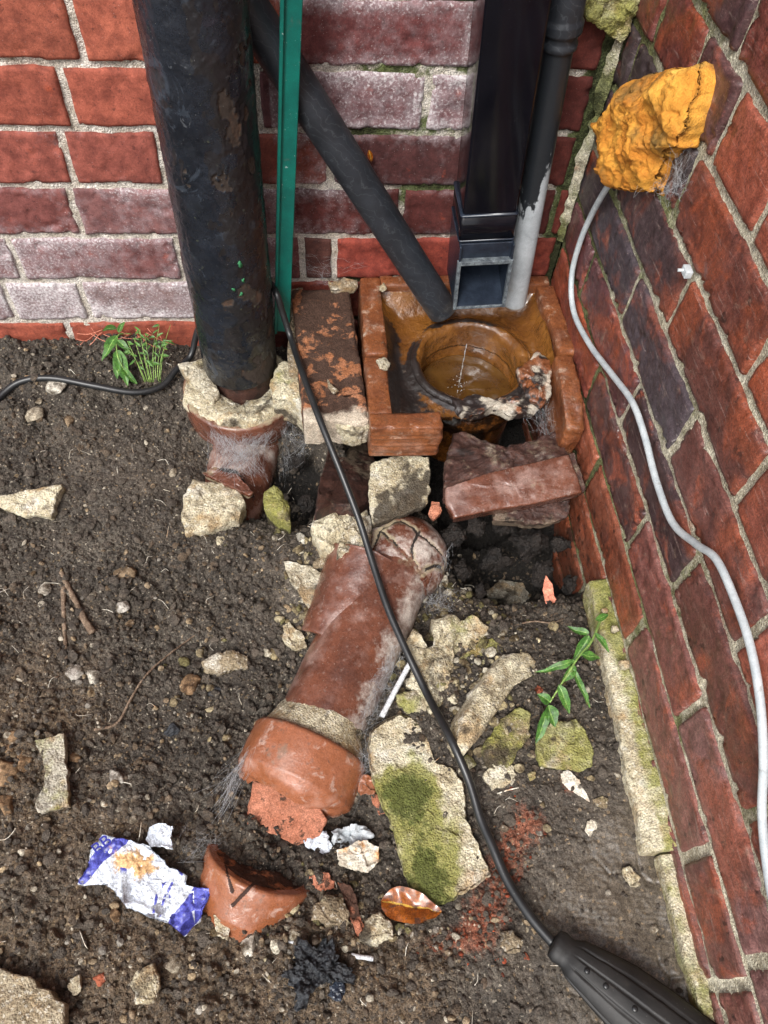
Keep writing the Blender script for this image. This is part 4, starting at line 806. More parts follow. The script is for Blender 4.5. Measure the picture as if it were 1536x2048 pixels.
# cracked clay pipe end further down
a = at(522, 1724, z=-.126); d2 = at(474, 1842, z=-.160) - a; L2 = .060
root = T('clay_pipe_end', 'cracked terracotta pipe end half buried beside the blue and white wrapper', 'clay fragment', tuple(a - [0, 0, .05]))
V, F = revolve(dense([(0, .050), (0, .0585), (.003, .0605), (L2 * .7, .0575), (L2, .050)], .0014), a, d2, 260); rd = radial(V, a, d2); V += rd * (fbm(V, 20, 4, 235) * .003)[:, None]
cr = np.minimum(dline(V, [px2(548, 1700, -.11), px2(535, 1745, -.11), px2(500, 1790, -.11), px2(470, 1815, -.11)]), dline(V, [px2(455, 1735, -.11), px2(470, 1790, -.11)]))
cr = cr + fbm(V, 60, 4, 7) * .0016; V -= rd * (sst(.0018, .0006, cr) * .0012)[:, None]
sck = mk('socket', V, F, M['glaze_orange'], root, attrs=dict(web=.2 + fbm(V, 25, 3, 2) * .4, dirt=.2 + fbm(V, 25, 4, 4) * .5, crack=sst(.0020, .0008, cr)))
V, F = revolve(dense([(.006, .0005), (.002, .025), (.001, .051)], .0025), a, d2, 80); V += (fbm(V, 60, 4, 237) * .004)[:, None]; cr = np.minimum(dline(V, [px2(548, 1690, -.12), px2(530, 1760, -.12)]), dline(V, [px2(440, 1690, -.12), px2(470, 1700, -.12)]))
mk('packed_mortar', V, F, M['block'], sck, attrs=dict(dirt=fbm(V, 20, 4, 4) * .4))

# ---- cement fillets along the side wall
def fil(V):
    V = V.copy(); f_ = (.3735 - V[:, 0]) / .0335; V[:, 0] += f_ * .012 * sst(-.775, -.46, V[:, 1]); V[:, 2] += (V[:, 0] - .34) * .35; V[:, 0] += np.where(V[:, 0] < .352, fbm(V * [0, 1, 0], 22, 4, 241) * .005 + fbm(V, 90, 3, 242) * .002, 0); return V
V, F = rough_box((.340, -.778, -.128), (.3735, -.455, -.089), .003, .003, .0014, 243, fil); o = mk('cement_fillet', V, F, M['cement'], attrs=dict(moss=.42 + .35 * sst(.350, .366, V[:, 0]) + fbm(V, 12, 4, 3) * .45, dirt=.1 + fbm(V, 30, 3, 5) * .45)); tag(o, 'wide mossy cement strip along the foot of the side wall', 'cement strip')
def fil2(V):
    V = V.copy(); V[:, 0] += np.where(V[:, 0] < .362, fbm(V * [0, 1, 0], 22, 4, 244) * .004 + fbm(V, 90, 3, 245) * .0015, 0) ; return V
V, F = rough_box((.3565, -1.2, -.128), (.3730, -.7795, -.088), .003, .003, .0012, 246, fil2); o = mk('cement_fillet', V, F, M['cement'], attrs=dict(moss=.45 + fbm(V, 12, 4, 3) * .4, dirt=.15 + fbm(V, 30, 3, 5) * .45)); tag(o, 'narrow lower cement strip beside the black connector at the foot of the side wall', 'cement strip')
lump('pebble', 'white chip on the upper end of the wide cement strip', [(1203, 1218), (1212, 1215), (1217, 1223), (1207, 1226)], -.072, .005, cat='pebble', moss=-.4, dirt=-.5, seed=247, dome=.002, n=30)
lump('pebble', 'cream round pebble sitting on the wide cement strip', [(1240, 1323), (1250, 1317), (1260, 1325), (1258, 1337), (1245, 1340)], -.066, .008, cat='pebble', moss=-.2, dirt=-.4, seed=248, dome=.004, n=40)
lump('pebble', 'small tan pebble on the wide cement strip above the cream one', [(1224, 1254), (1234, 1251), (1238, 1260), (1230, 1266), (1223, 1262)], -.070, .006, cat='pebble', moss=0, dirt=0, seed=249, dome=.003, n=30)

# ---- rubble
def gz_at(px): c = np.mean(px, 0); return atg(*c)[2]
def rub(name, label, px, up, th, cat='rubble', **k): return lump(name, label, px, gz_at(px) + up * .75, th, cat, **k)
BIG = [(738, 1462), (760, 1445), (800, 1427), (835, 1440), (862, 1495), (870, 1525), (905, 1530), (925, 1560), (935, 1640), (962, 1700), (983, 1750), (925, 1790), (870, 1815), (835, 1808), (810, 1750), (795, 1690), (770, 1620), (745, 1560), (735, 1500)]
zc = gz_at(BIG) + .018; V, F = slab(BIG, zc, .018, slope=(.0, -.03), seed=251, rough=.0020, jag=.0024, n=200, rings=44)
a = np.array(px2(800, 1530, zc)); b = np.array(px2(880, 1815, zc)); ab = (b - a) / np.linalg.norm(b - a); q = V[:, :2] - a; al = q @ ab; pe = q @ np.array([-ab[1], ab[0]])
ms = sst(.052, .006, np.abs(pe + .004 * np.sin(al * 60))) * sst(-.03, .04, al) * 1.15 + fbm(V, 26, 4, 252) * .75 + .12; tag(mk('mortar_slab', V, F, M['cement'], attrs=dict(moss=ms, dirt=-.05 + fbm(V, 40, 4, 5) * .4)), 'largest mortar slab, pale at the top with a dark green mossy band, beside the black cable', 'mortar slab')
rub('mossy_slab', 'yellow green waisted mortar block alone on the soil at far left', [(70, 1480), (128, 1465), (132, 1530), (137, 1612), (75, 1627), (72, 1600), (88, 1575), (86, 1520)], .020, .022, moss=.45, mossn=.3, seed=253, cat='mortar slab')
rub('stone_wedge', 'pale wedge shaped stone with a sharp tip at the left edge', [(-6, 992), (60, 980), (122, 968), (112, 1005), (98, 1035), (50, 1032), (10, 1022), (-8, 1012)], .022, .026, moss=.0, dirt=0, seed=254, cat='stone', slope=(.1, .25), dome=.004)
rub('paving_fragment', 'big grey stone corner cut off by the bottom left of the picture', [(-60, 1925), (0, 1938), (60, 1960), (100, 1985), (132, 2008), (128, 2060), (100, 2110), (-80, 2120)], .030, .035, moss=-.1, mossn=.2, dirt=0, seed=255, cat='stone')
rub('mossy_slab', 'rounded mossy mortar piece under the tip of the trailing weed', [(1078, 1470), (1105, 1442), (1150, 1438), (1172, 1465), (1187, 1500), (1182, 1530), (1160, 1545), (1120, 1535), (1080, 1530), (1072, 1500)], .016, .018, moss=.75, mossn=.25, seed=256, cat='mortar slab')
rub('mortar_bar', 'long ridged mortar bar leaning up toward the right', [(915, 1490), (920, 1440), (950, 1390), (975, 1345), (1010, 1310), (1050, 1305), (1075, 1330), (1068, 1350), (1045, 1345), (1020, 1385), (985, 1430), (955, 1480), (925, 1515)], .030, .030, moss=.05, dirt=.15, seed=257, cat='mortar piece', slope=(-.35, .1), dome=.010, rough=.003)
rub('mossy_slab', 'dark mossy plate between the ridged bar and the rounded mossy piece', [(962, 1500), (1000, 1440), (1040, 1410), (1062, 1425), (1060, 1470), (1035, 1510), (1005, 1545), (970, 1530)], .016, .018, moss=.72, mossn=.4, dirt=.3, seed=258, cat='mortar slab', slope=(.1, .1))
rub('mortar_chip', 'pale pentagonal mortar chip below the dark mossy plate', [(965, 1552), (990, 1525), (1025, 1530), (1035, 1550), (1010, 1575), (985, 1580)], .012, .014, moss=.2, mossn=.3, dirt=-.1, seed=259, cat='mortar piece')
rub('mossy_stone', 'moss streaked stone wrapped in cobweb right of the drain pipe', [(900, 1290), (915, 1245), (945, 1228), (975, 1255), (968, 1280), (930, 1305), (905, 1312)], .022, .025, moss=.5, mossn=.4, seed=260, cat='stone', slope=(-.1, .3))
rub('mossy_slab', 'flat olive slab under the cobwebbed mossy stone', [(915, 1320), (960, 1280), (985, 1275), (1010, 1305), (1005, 1330), (965, 1342), (930, 1335)], .008, .012, moss=.6, mossn=.3, dirt=.2, seed=261, cat='mortar slab')
rub('mortar_lump', 'long knobbly cream mortar lump hugging the right side of the drain pipe', [(862, 1238), (905, 1232), (930, 1250), (905, 1290), (905, 1330), (900, 1375), (880, 1420), (862, 1435), (850, 1400), (812, 1370), (822, 1335), (812, 1280), (830, 1262), (850, 1300), (880, 1290)], .024, .028, moss=.1, dirt=.05, seed=262, dome=.008, rough=.006, jag=.003)
rub('mortar_lump', 'small greenish mortar lump beside the white stick', [(795, 1390), (825, 1378), (850, 1395), (852, 1420), (820, 1425), (798, 1410)], .018, .02, moss=.45, seed=263, dome=.005)
rub('rubble_stone', 'brown and cream stone at the edge of the dark hollow', [(972, 1180), (1000, 1160), (1045, 1165), (1075, 1195), (1095, 1232), (1070, 1245), (1040, 1225), (1005, 1200), (975, 1195)], .024, .03, moss=-.1, dirt=.35, seed=264, dome=.008, rough=.004, cat='stone')
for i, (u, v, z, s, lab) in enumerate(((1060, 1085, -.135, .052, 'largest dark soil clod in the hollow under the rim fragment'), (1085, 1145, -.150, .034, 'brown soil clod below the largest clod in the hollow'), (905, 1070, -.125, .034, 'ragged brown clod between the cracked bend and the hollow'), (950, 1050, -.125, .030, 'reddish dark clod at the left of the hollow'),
        (1010, 1050, -.15, .036, 'dark clod under the middle of the rim fragment'), (925, 1140, -.165, .030, 'dark clod low in the hollow beside the cracked bend'), (990, 1120, -.175, .040, 'dark clod at the bottom of the hollow'), (1120, 1090, -.15, .032, 'dark clod against the side wall in the hollow'), (1140, 1170, -.150, .026, 'small dark clod against the side wall behind the pink shard'), (960, 1185, -.150, .022, 'small dark clod above the brown and cream stone'),  # clods added to cast more shadow in the hollow
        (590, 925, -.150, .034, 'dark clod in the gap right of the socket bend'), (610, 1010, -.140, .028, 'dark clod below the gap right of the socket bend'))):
    V, F = rock(at(u, v, z=z), (s, s * .85, s * .9), 265 + i, sub=5, rough=.55, sink=.5); V = V + fbm(V, 110, 4, 4)[:, None] * .004; tag(mk('soil_clod', V, F, M['shaded_soil']), lab, 'soil clod')
rub('mortar_lump', 'flat oblong mortar lump on open soil left of the pipe barrel', [(402, 1325), (425, 1310), (470, 1302), (498, 1312), (495, 1335), (450, 1345), (412, 1345)], .014, .016, moss=-.1, dirt=.05, seed=266, dome=.006)
rub('mortar_chip', 'pale triangular mortar shard pointing up beside the drain shoulder', [(566, 1120), (620, 1132), (655, 1150), (650, 1195), (628, 1228), (600, 1190), (580, 1160)], .018, .018, moss=-.1, dirt=.25, dirtn=.7, seed=267)
rub('mortar_chip', 'cream angular shard against the left edge of the pipe barrel', [(565, 1250), (578, 1243), (605, 1268), (615, 1295), (585, 1298), (568, 1280)], .016, .018, moss=0, dirt=-.1, seed=268)
rub('mortar_chip', 'slim cream splinter beside the pipe barrel', [(606, 1240), (616, 1236), (624, 1262), (616, 1270)], .018, .012, moss=0, dirt=-.1, seed=269, n=50)
rub('pink_shard', 'long pink clay shard standing at the side of the dark hollow', [(1092, 1152), (1104, 1168), (1112, 1200), (1120, 1235), (1108, 1252), (1085, 1248), (1105, 1225), (1090, 1205), (1085, 1180)], .018, .006, mt='pink', cat='clay shard', seed=270, slope=(.5, .1), n=80)
rub('shell_chip', 'curved cream shard marked with orange below the rounded mossy piece', [(1118, 1545), (1135, 1540), (1160, 1560), (1175, 1590), (1178, 1602), (1150, 1585), (1125, 1565)], .009, .006, mt='dirty_white', cat='clay shard', seed=271)
rub('mortar_chip', 'yellow flat chip with a round pebble under it on the right hand soil', [(1187, 1600), (1205, 1590), (1218, 1600), (1215, 1615), (1195, 1612)], .009, .008, moss=.25, dirt=-.1, seed=272, n=50, cat='mortar piece')
rub('mortar_chip', 'yellow leaf shaped chip on the smooth mud near the side wall', [(1248, 1738), (1262, 1735), (1280, 1755), (1283, 1772), (1262, 1775), (1250, 1757)], .009, .008, moss=.25, dirt=.0, seed=273, n=60, cat='mortar piece')
rub('shell_chip', 'broken cream shell like chip above the smooth mud', [(1175, 1640), (1190, 1632), (1195, 1655), (1180, 1675), (1170, 1660)], .007, .004, mt='dirty_white', cat='chip', seed=274, n=50)
rub('white_shard', 'white flaky shard with an orange stain left of the mossy slab', [(672, 1700), (705, 1690), (735, 1678), (760, 1692), (755, 1722), (735, 1745), (700, 1742), (675, 1728)], .018, .010, mt='dirty_white', cat='shard', seed=275, rough=.004)
rub('plaster_flake', 'bluish white flaking scrap below the orange socket', [(612, 1665), (630, 1655), (662, 1672), (665, 1695), (640, 1715), (618, 1710)], .014, .008, mt='wrap_white', cat='scrap', seed=276, rough=.006, jag=.004)
rub('film_scrap', 'crumpled grey plastic film above the white stained shard', [(665, 1665), (700, 1645), (730, 1650), (748, 1675), (715, 1688), (680, 1700), (665, 1690)], .012, .008, mt='grey_pipe', cat='scrap', seed=277, rough=.007, jag=.004)
rub('wood_piece', 'orange brown wood chip left of the shining dead leaf', [(618, 1752), (655, 1748), (672, 1762), (668, 1778), (640, 1782), (620, 1768)], .012, .010, mt='terracotta', dirt=.1, cat='wood chip', seed=278)
rub('wood_piece', 'long orange brown splintered strip running down from the wood chip', [(672, 1760), (700, 1768), (715, 1800), (722, 1840), (738, 1868), (715, 1872), (700, 1840), (690, 1800)], .012, .010, mt='terracotta', dirt=.35, dirtn=.8, cat='wood chip', seed=279)
rub('mortar_lump', 'mossy ochre stone between the cracked pipe end and the wood strip', [(628, 1815), (650, 1790), (685, 1795), (700, 1830), (695, 1860), (650, 1855), (625, 1840)], .016, .02, moss=.35, mossn=.3, dirt=.2, seed=280, dome=.006)
rub('mortar_lump', 'mossy ochre stone right of the splintered wood strip', [(735, 1840), (760, 1822), (785, 1845), (790, 1880), (745, 1890), (720, 1880)], .014, .02, moss=.3, mossn=.3, dirt=.2, seed=281, dome=.006)
rub('mortar_chip', 'tan upright chip at the foot of the cracked pipe end', [(428, 1832), (450, 1828), (465, 1850), (455, 1880), (435, 1870)], .016, .014, moss=0, dirt=.1, seed=282, n=60)
rub('rubble_stone', 'round grey stone on the soil left of the black connector', [(1000, 1862), (1025, 1858), (1045, 1880), (1040, 1905), (1015, 1905), (1000, 1885)], .014, .016, moss=-.3, dirt=.5, seed=283, dome=.005, cat='stone')
rub('rubble_stone', 'dirty grey stone left of the charred rag', [(275, 1940), (310, 1925), (318, 1970), (308, 2005), (270, 2008), (262, 1970)], .018, .02, moss=-.1, dirt=.4, seed=284, dome=.006, cat='stone')
rub('rubble_stone', 'grey angular stone near the corner paving fragment', [(140, 1955), (158, 1950), (162, 1985), (145, 1992), (135, 1975)], .016, .016, moss=-.3, dirt=.2, seed=285, n=60, cat='stone')
for i, (u, v, s, lab) in enumerate(((118, 783, 46, 'broad grey stone behind the black cable at left'), (72, 836, 38, 'upright squarish grey stone below the cable at left'), (142, 845, 34, 'lumpy pale stone right of the squarish grey stone'), (72, 740, 24, 'small pale stone above the cable at left'), (46, 838, 18, 'small tan stone touching the squarish grey stone'), (78, 806, 16, 'small stone just above the squarish grey stone'),
        (252, 1150, 42, 'flat grey stone on the open soil near the twigs'), (245, 1213, 32, 'rounded cream stone right of the twigs'), (92, 1182, 30, 'thin slaty stone above the twigs'), (348, 948, 20, 'ochre pebble left of the socket bend'), (344, 1008, 16, 'tiny pale pebble below the ochre one'), (152, 1350, 36, 'cream angular stone on the gravelly soil'), (188, 1355, 30, 'pale stone beside the cream angular stone'),
        (382, 1372, 44, 'rusty brown nodule left of the pipe barrel'), (258, 1250, 22, 'white pebble under the rounded cream stone'), (48, 1525, 52, 'tan stone left of the waisted mortar block'), (18, 1545, 60, 'rough brown lump at the left edge'), (14, 1610, 48, 'blocky dull stone at the left edge below the brown lump'), (152, 1518, 28, 'smooth brown stone right of the waisted mortar block'),
        (232, 1560, 40, 'grey dusty stone above the wrapper'), (290, 1958, 30, 'buff stone near the bottom of the soil'), (348, 1928, 36, 'yellowish rounded stone below the wrapper'), (232, 1832, 26, 'tan pebble below the left end of the wrapper'), (512, 1790, 10, 'tiny chip on the cracked pipe end'), (30, 1475, 30, 'buff stone above the rough brown lump'), (24, 1500, 26, 'buff flat stone beside the rough brown lump'),
        (1070, 1380, 28, 'orange brick crumb left of the trailing weed'), (1155, 1378, 18, 'cream pebble right of the trailing weed'), (1215, 1785, 12, 'white speck pebble on the smooth mud'), (905, 1922, 20, 'pale chip near the brick dust'), (1052, 1915, 20, 'pink brick crumb beside the black connector'), (870, 1858, 16, 'pale crumb under the dead leaf'), (828, 1872, 16, 'pale chip left under the dead leaf'), (1050, 1858, 14, 'cream chip beside the cable end'), (748, 1962, 30, 'tan upright pebble near the charred rag'), (200, 1960, 26, 'faint pinkish stone beside the paving corner'), (500, 1890, 40, 'mossy grey lump under the cracked pipe end'), (590, 1888, 34, 'cream and grey lump left of the charred rag'))):
    p = atg(u, v); sc = np.dot(p - CAM, RC[2]) / FPX; s = s * sc; col = [(196, 190, 176), (176, 166, 146), (150, 130, 104), (186, 180, 170)][i % 4]
    if 'orange' in lab or 'pink' in lab: col = (205, 120, 90)
    if 'brown' in lab or 'tan' in lab or 'rusty' in lab: col = (150, 122, 92)
    r = np.random.RandomState(400 + i); V, F = rock(p, (s * 1.08, s * (.75 + .3 * r.rand()), s * .62), 400 + i, sub=4 if s > .012 else 3, sink=.22)
    tag(mk('stone' if s > .012 else 'pebble', V, F, M['grit'], attrs=dict(bcol=np.tile(lin(col), (len(V), 1))), smooth=s > .02), lab, 'stone' if s > .012 else 'pebble')

for i, (u, v, s, m_, lab) in enumerate(((868, 1345, 34, .3, 'cream crumb lodged in the knobbly mortar lump by the cable'), (938, 1528, 30, .7, 'mossy crumb at the lower end of the ridged mortar bar'), (985, 1478, 24, .1, 'small pale chip between the ridged bar and the dark mossy plate'), (1030, 1278, 26, .4, 'buff crumb right of the flat olive slab'), (640, 1128, 36, -.1, 'whitish crumb on the left shoulder of the drain above the triangular shard'), (604, 1080, 30, -.1, 'pale crumb left of the lumpy mortar'), (1080, 1420, 22, .2, 'small crumb under the trailing weed above the rounded mossy piece'),
        (905, 1400, 26, .1, 'dirty crumb between the cable and the ridged bar'), (1140, 1300, 24, .3, 'grey green crumb under the upper leaves of the trailing weed'), (690, 1760, 22, .1, 'buff crumb beside the stained white shard'), (560, 1830, 30, .2, 'ochre crumb right of the cracked pipe end'), (665, 1868, 28, .3, 'ochre crumb above the charred rag'), (1062, 1552, 24, .4, 'mossy crumb right of the pentagonal chip'), (440, 1085, 24, -.1, 'white crumb below the cream mortar lump'), (820, 1455, 22, .1, 'crumb wedged between the mossy slab and the cable'))):
    p = atg(u, v); sc = np.dot(p - CAM, RC[2]) / FPX; s = s * sc; V, F = rock(p, (s * 1.1, s * .8, s * .65), 700 + i, sub=4, planes=9, rough=.2, sink=.25)
    tag(mk('mortar_chip', V, F, M['cement'], attrs=dict(moss=m_ + fbm(V, 40, 3, 3) * .5, dirt=.4 + fbm(V, 60, 3, 4) * .6, tone=V[:, 0] * 0 + (i % 5 - 2) * .5), smooth=False), lab, 'mortar piece')
# ---- pebbles, grit and crumbs as the loose surface of the soil
def scatter(n, smin, smax, region, seed, sub, cols, name, label, matn, pw=2.2, dens=None, planes=5):
    r = np.random.RandomState(seed); protos = [rock((0, 0, 0), (1, 1, .75), 900 + seed + k, sub=sub, planes=planes, sink=.5) for k in range(8)]; VV = []; FF = []; CC = []; o_ = 0; k = 0
    X = r.uniform(region[0], region[1], n * 4); Y = r.uniform(region[2], region[3], n * 4); 
    keep = np.ones(len(X), bool) if dens is None else r.rand(len(X)) < dens(X, Y)
    X, Y = X[keep][:n], Y[keep][:n]; Z = Hf(X, Y)
    for x, y, z in zip(X, Y, Z):
        if x > .06 and y > -.30: continue
        V, F = protos[k % 8]; k += 1; s = smin + (smax - smin) * r.rand() ** pw; a, b_, c_ = r.uniform(0, 6.28, 3); R = np.array(Matrix.Rotation(a, 3, 'Z') @ Matrix.Rotation(b_ * .15, 3, 'X')); W = (V * s * np.array([1, r.uniform(.6, 1), r.uniform(.5, .9)])) @ R.T + [x, y, z + s * .12]
        VV.append(W); FF.append(np.array(F) + o_); o_ += len(W); CC.append(np.tile(np.array(lin(cols[r.randint(len(cols))])) * r.uniform(.75, 1.1), (len(W), 1)))
    o = mk(name, np.vstack(VV), np.vstack(FF), M[matn], loc=(0, 0, 0), attrs=dict(bcol=np.vstack(CC)), smooth=False); return tag(o, label, 'soil', kind='stuff')
REG = (-.48, .355, -1.0, -.005)
scatter(26000, .0014, .009, REG, 1, 1, [(80, 68, 58)], 'soil_crumbs', 'dark crumbs of soil', 'crumb', 3.0, lambda x, y: .15 + .85 * np.clip(1 - masks(x, y)[0] * 1.2, 0, 1), 6)
scatter(700, .0015, .0065, (.08, .33, -.98, -.60), 3, 2, [(176, 92, 62), (150, 74, 50), (120, 66, 48)], 'brick_crumbs', 'orange crumbs of rotted brick pressed in the mud', 'grit', 2.5, lambda x, y: masks(x, y)[2] ** 2, 5)
def md(x, y):
    return np.clip(G_(x, y, 860, 1260, .05, .10) + G_(x, y, 960, 1300, .07, .08) + .8 * G_(x, y, 640, 1120, .05, .07) + .6 * G_(x, y, 650, 1830, .12, .04) + .5 * G_(x, y, 1000, 1500, .07, .06) + .5 * G_(x, y, 420, 1000, .05, .05) + .9 * G_(x, y, 600, 1200, .03, .08, -.4) + .7 * G_(x, y, 900, 1200, .04, .06) + .35 * G_(x, y, 380, 1400, .06, .08) + .4 * G_(x, y, 950, 1180, .06, .05), 0, 1) ** 1.5
scatter(3200, .003, .018, REG, 4, 2, [(196, 184, 150), (170, 156, 120), (206, 200, 180), (150, 136, 106), (130, 124, 84)], 'mortar_crumbs', 'pale crumbs of broken mortar round the drain pipe', 'grit', 2.6, md, 6)
def gd(x, y): return np.clip(.20 + 1.0 * masks(x, y)[1] ** 1.5, 0, 1) * np.clip(1 - masks(x, y)[0] * .9, 0, 1)
scatter(1500, .007, .017, REG, 7, 2, [(80, 68, 58)], 'soil_lumps', 'larger lumps of moist soil', 'crumb', 1.6, lambda x, y: np.clip(1 - masks(x, y)[0] * 1.3, 0, 1), 6)
scatter(6800, .0014, .011, REG, 2, 2, [(196, 188, 170), (160, 142, 116), (140, 122, 100), (150, 144, 134), (116, 102, 86), (104, 90, 76), (96, 84, 72), (120, 110, 98), (170, 150, 120)], 'grit', 'pale grit and small gravel scattered in the soil', 'grit', 3.4, gd, 4)
# ---------------------------------------------------------------- foam, cables, connector
FO = np.array([WX - .010, 0, 0]); fpx = [(1407, 128), (1410, 170), (1396, 235), (1372, 300), (1345, 315), (1322, 325), (1318, 350), (1300, 390), (1285, 378), (1262, 386), (1232, 372), (1222, 330), (1208, 280), (1203, 250), (1215, 238), (1232, 215), (1262, 175), (1300, 145), (1350, 143), (1385, 132)]
pts = np.array([atp(u, v, FO, np.array([-1., 0, 0])) for u, v in fpx])
V, F = slab(None, 0, .012, pts=pts, N=(-1, 0, 0), dome=.026, rough=.008, rsc=26, jag=.0012, inset=.02, facet=0, seed=501, n=300, rings=70)
V[:, 1] += fbm(V, 30, 3, 505) * .006; V[:, 2] += fbm(V, 30, 3, 507) * .006
w1, w2_, wi = worley(V[:, 1] + fbm(V, 40, 2, 3) * .006, V[:, 2] + fbm(V, 40, 2, 4) * .006, 34, 31); w3 = worley(V[:, 1], V[:, 2], 110, 33)[0]
V[:, 0] -= fbm(V, 55, 4, 513, .6) * .005 + (1 - 2 * np.abs(fbm(V, 22, 3, 515))) * .0022; V[:, 0] -= np.sqrt(np.clip(1 - w1 ** 2, 0, 1)) * .005 * (.3 + wi) + fbm(V, 38, 3, 511) * .009 + np.sqrt(np.clip(1 - w3 ** 2, 0, 1)) * .0014 - .006 + fbm(V, 150, 4, 503, .6) * .0016
tag(mk('expanding_foam', V, F, M['foam'], attrs=dict(dirt=.45 + fbm(V, 22, 4, 509) * .9 + .25 * sst(.30, .40, V[:, 2]))), 'orange lump of expanding foam stuck on the side wall round the white cable', 'foam')
wpx = [(1285, 300, .006), (1255, 325, .016), (1220, 366, .016), (1183, 430, .009), (1158, 490, .008), (1143, 555, .007), (1148, 625, .007), (1180, 690, .007), (1225, 750, .007), (1265, 805, .007), (1290, 875, .007), (1312, 960, .007), (1345, 1045, .007), (1392, 1088, .007), (1432, 1118, .007), (1468, 1195, .007), (1500, 1290, .007), (1520, 1400, .007), (1527, 1520, .007), (1524, 1620, .007), (1532, 1720, .007), (1550, 1820, .008), (1590, 1950, .010)]
pth = catmull([at(u, v, x=WX - k) for u, v, k in wpx], 9); V, F = tube(pth, .0037, 18, ref=(-1, 0, 0)); tag(mk('white_cable', V, F, M['cable_white']), 'grey white cable leaving the orange foam and wandering down the side wall', 'cable')
V, F = bevel_box((-.004, -.006, -.004), (.003, .006, .004), .001); p = at(1375, 543, x=WX - .004); root = T('cable_clip', 'tiny grey plastic cable clip on a joint of the side wall', 'cable clip', tuple(p)); mk('clip', V + p, F, M['cable_white'], root); V, F = revolve([(0, .0016), (.006, .0016), (.006, .0001)], p + [-.003, .002, .0], (-1, 0, 0), 12); mk('nail', V, F, M['cable_white'], root)

def onG(u, v, up): return atg(u, v, up)
R0 = .0054
def topz(u, v, z): return at(u, v, z=z)
cp = [onG(-120, 920, R0 + .002), onG(-40, 850, R0 + .003), onG(8, 800, R0 + .004), onG(50, 775, .012), onG(110, 770, .014), onG(190, 784, .013), onG(270, 796, .012), onG(325, 785, .012), onG(358, 755, .018), at(382, 710, y=-.045), at(396, 660, y=-.03), np.array([-.12, -.024, .02]), np.array([-.085, -.020, .05]), np.array([-.048, -.040, .045]), at(552, 585, y=-.088), at(566, 628, y=-.098), at(583, 680, y=-.118), at(603, 740, z=.024), at(632, 820, z=.021), at(660, 890, z=.006), at(690, 965, z=-.018), at(720, 1045, z=-.044), at(745, 1125, z=-.064), at(775, 1215, z=-.078), at(812, 1300, z=-.090), at(855, 1390, z=-.100), at(900, 1475, z=gz_at(BIG) + .050), at(937, 1560, z=gz_at(BIG) + .040), at(960, 1635, z=gz_at(BIG) + .032), onG(978, 1700, .020), onG(1008, 1765, .016), onG(1052, 1835, .018), onG(1095, 1890, .022)]
pth = catmull(cp, 10); n = len(pth); rad = np.interp(np.arange(n), [0, n * .5, n * .75, n], [R0 * .96, R0 * .80, R0 * .84, R0 * 1.0]); root = T('black_cable', 'long black cable looping behind the soil pipe and over the drain to its connector', 'cable', tuple(pth[-1]))
V, F = tube(pth, rad, 20); mk('sheath', V, F, M['cable_black'], root)
pa = pth[-1]; pb = atg(1335, 2075, .020); ax = pb - pa; Lp = np.linalg.norm(ax) * 1.25; ax /= np.linalg.norm(ax)
prof = dense([(-.002, .006), (0, .0135), (.006, .0155), (.012, .0145), (.016, .015), (.024, .020), (.05, .026), (.075, .031), (.11, .033), (Lp, .033), (Lp + .003, .027), (Lp + .003, .001)], .0025)
V, F = revolve(prof, pa + [0, 0, .004], ax, 120, squash=.62); rd = radial(V, pa, ax); s_ = np.cross((0, 0, 1), ax); s_ /= np.linalg.norm(s_); n_ = np.cross(ax, s_); ph = np.arctan2((V - pa) @ n_, (V - pa) @ s_); aa = (V - pa) @ ax
groove = sst(.10, .03, np.abs(((ph / (math.pi / 5)) % 1) - .5)) * sst(.018, .03, aa); V = V - rd * (groove * .0022)[:, None] + fbm(V, 200, 2, 3)[:, None] * .0002
cbd = mk('connector_body', V, F, M['rubber'], root)
for k, a in enumerate((.035, .055, .085)):
    c = pa + [0, 0, .004] + ax * a; rr = np.interp(a, prof[:, 0], prof[:, 1]); q = c + s_ * (-.2 * rr) + n_ * rr * .62 * .97; V, F = rock(q, (.006, .006, .004), 600 + k, sub=3, planes=0, rough=0, sink=.5); mk('grip_stud', V, F, M['cable_black'], cbd)

# ---------------------------------------------------------------- wrapper
WP = [(152, 1768), (172, 1740), (185, 1700), (205, 1670), (262, 1680), (300, 1695), (345, 1735), (375, 1752), (372, 1770), (402, 1778), (428, 1778), (405, 1815), (400, 1842), (368, 1872), (342, 1850), (300, 1835), (255, 1815), (232, 1785), (200, 1762), (170, 1772)]
zw = gz_at(WP) + .013; V, F = slab(WP, zw, .0012, seed=521, facet=0, rough=.004, rsc=55, jag=.0012, n=220, rings=50, inset=0)
V[:, 2] += (1 - 2 * np.abs(fbm(V, 45, 3, 523))) * .003 + (1 - 2 * np.abs(fbm(V, 110, 2, 525))) * .0012
def seg_d(pl, z=None): return dline(V, [px2(u, v, zw) for u, v in pl])
blue = np.maximum.reduce([sst(.0075, .0055, seg_d([(168, 1755), (200, 1715), (245, 1680)])), sst(.013, .010, seg_d([(410, 1780), (390, 1815), (360, 1850)])), sst(.0017, .0010, seg_d([(330, 1765), (315, 1790), (308, 1825)])), sst(.0017, .0010, seg_d([(345, 1768), (330, 1795), (320, 1832)])), sst(.0016, .0010, seg_d([(355, 1735), (365, 1750)]))])
cx, cy = px2(265, 1730, zw); st = G(V[:, 0], V[:, 1], cx, cy, .035, .022, -.5) * .9
root = T('wrapper', 'crumpled dirty white plastic wrapper with blue printed ends lying on the soil', 'wrapper', (V[:, 0].mean(), V[:, 1].mean(), zw - .006))
mk('film', V, F, M['wrap_white'], root, attrs=dict(blue=blue, stain=st + fbm(V, 40, 3, 5) * .3, dirt=fbm(V, 30, 4, 7) * .7))
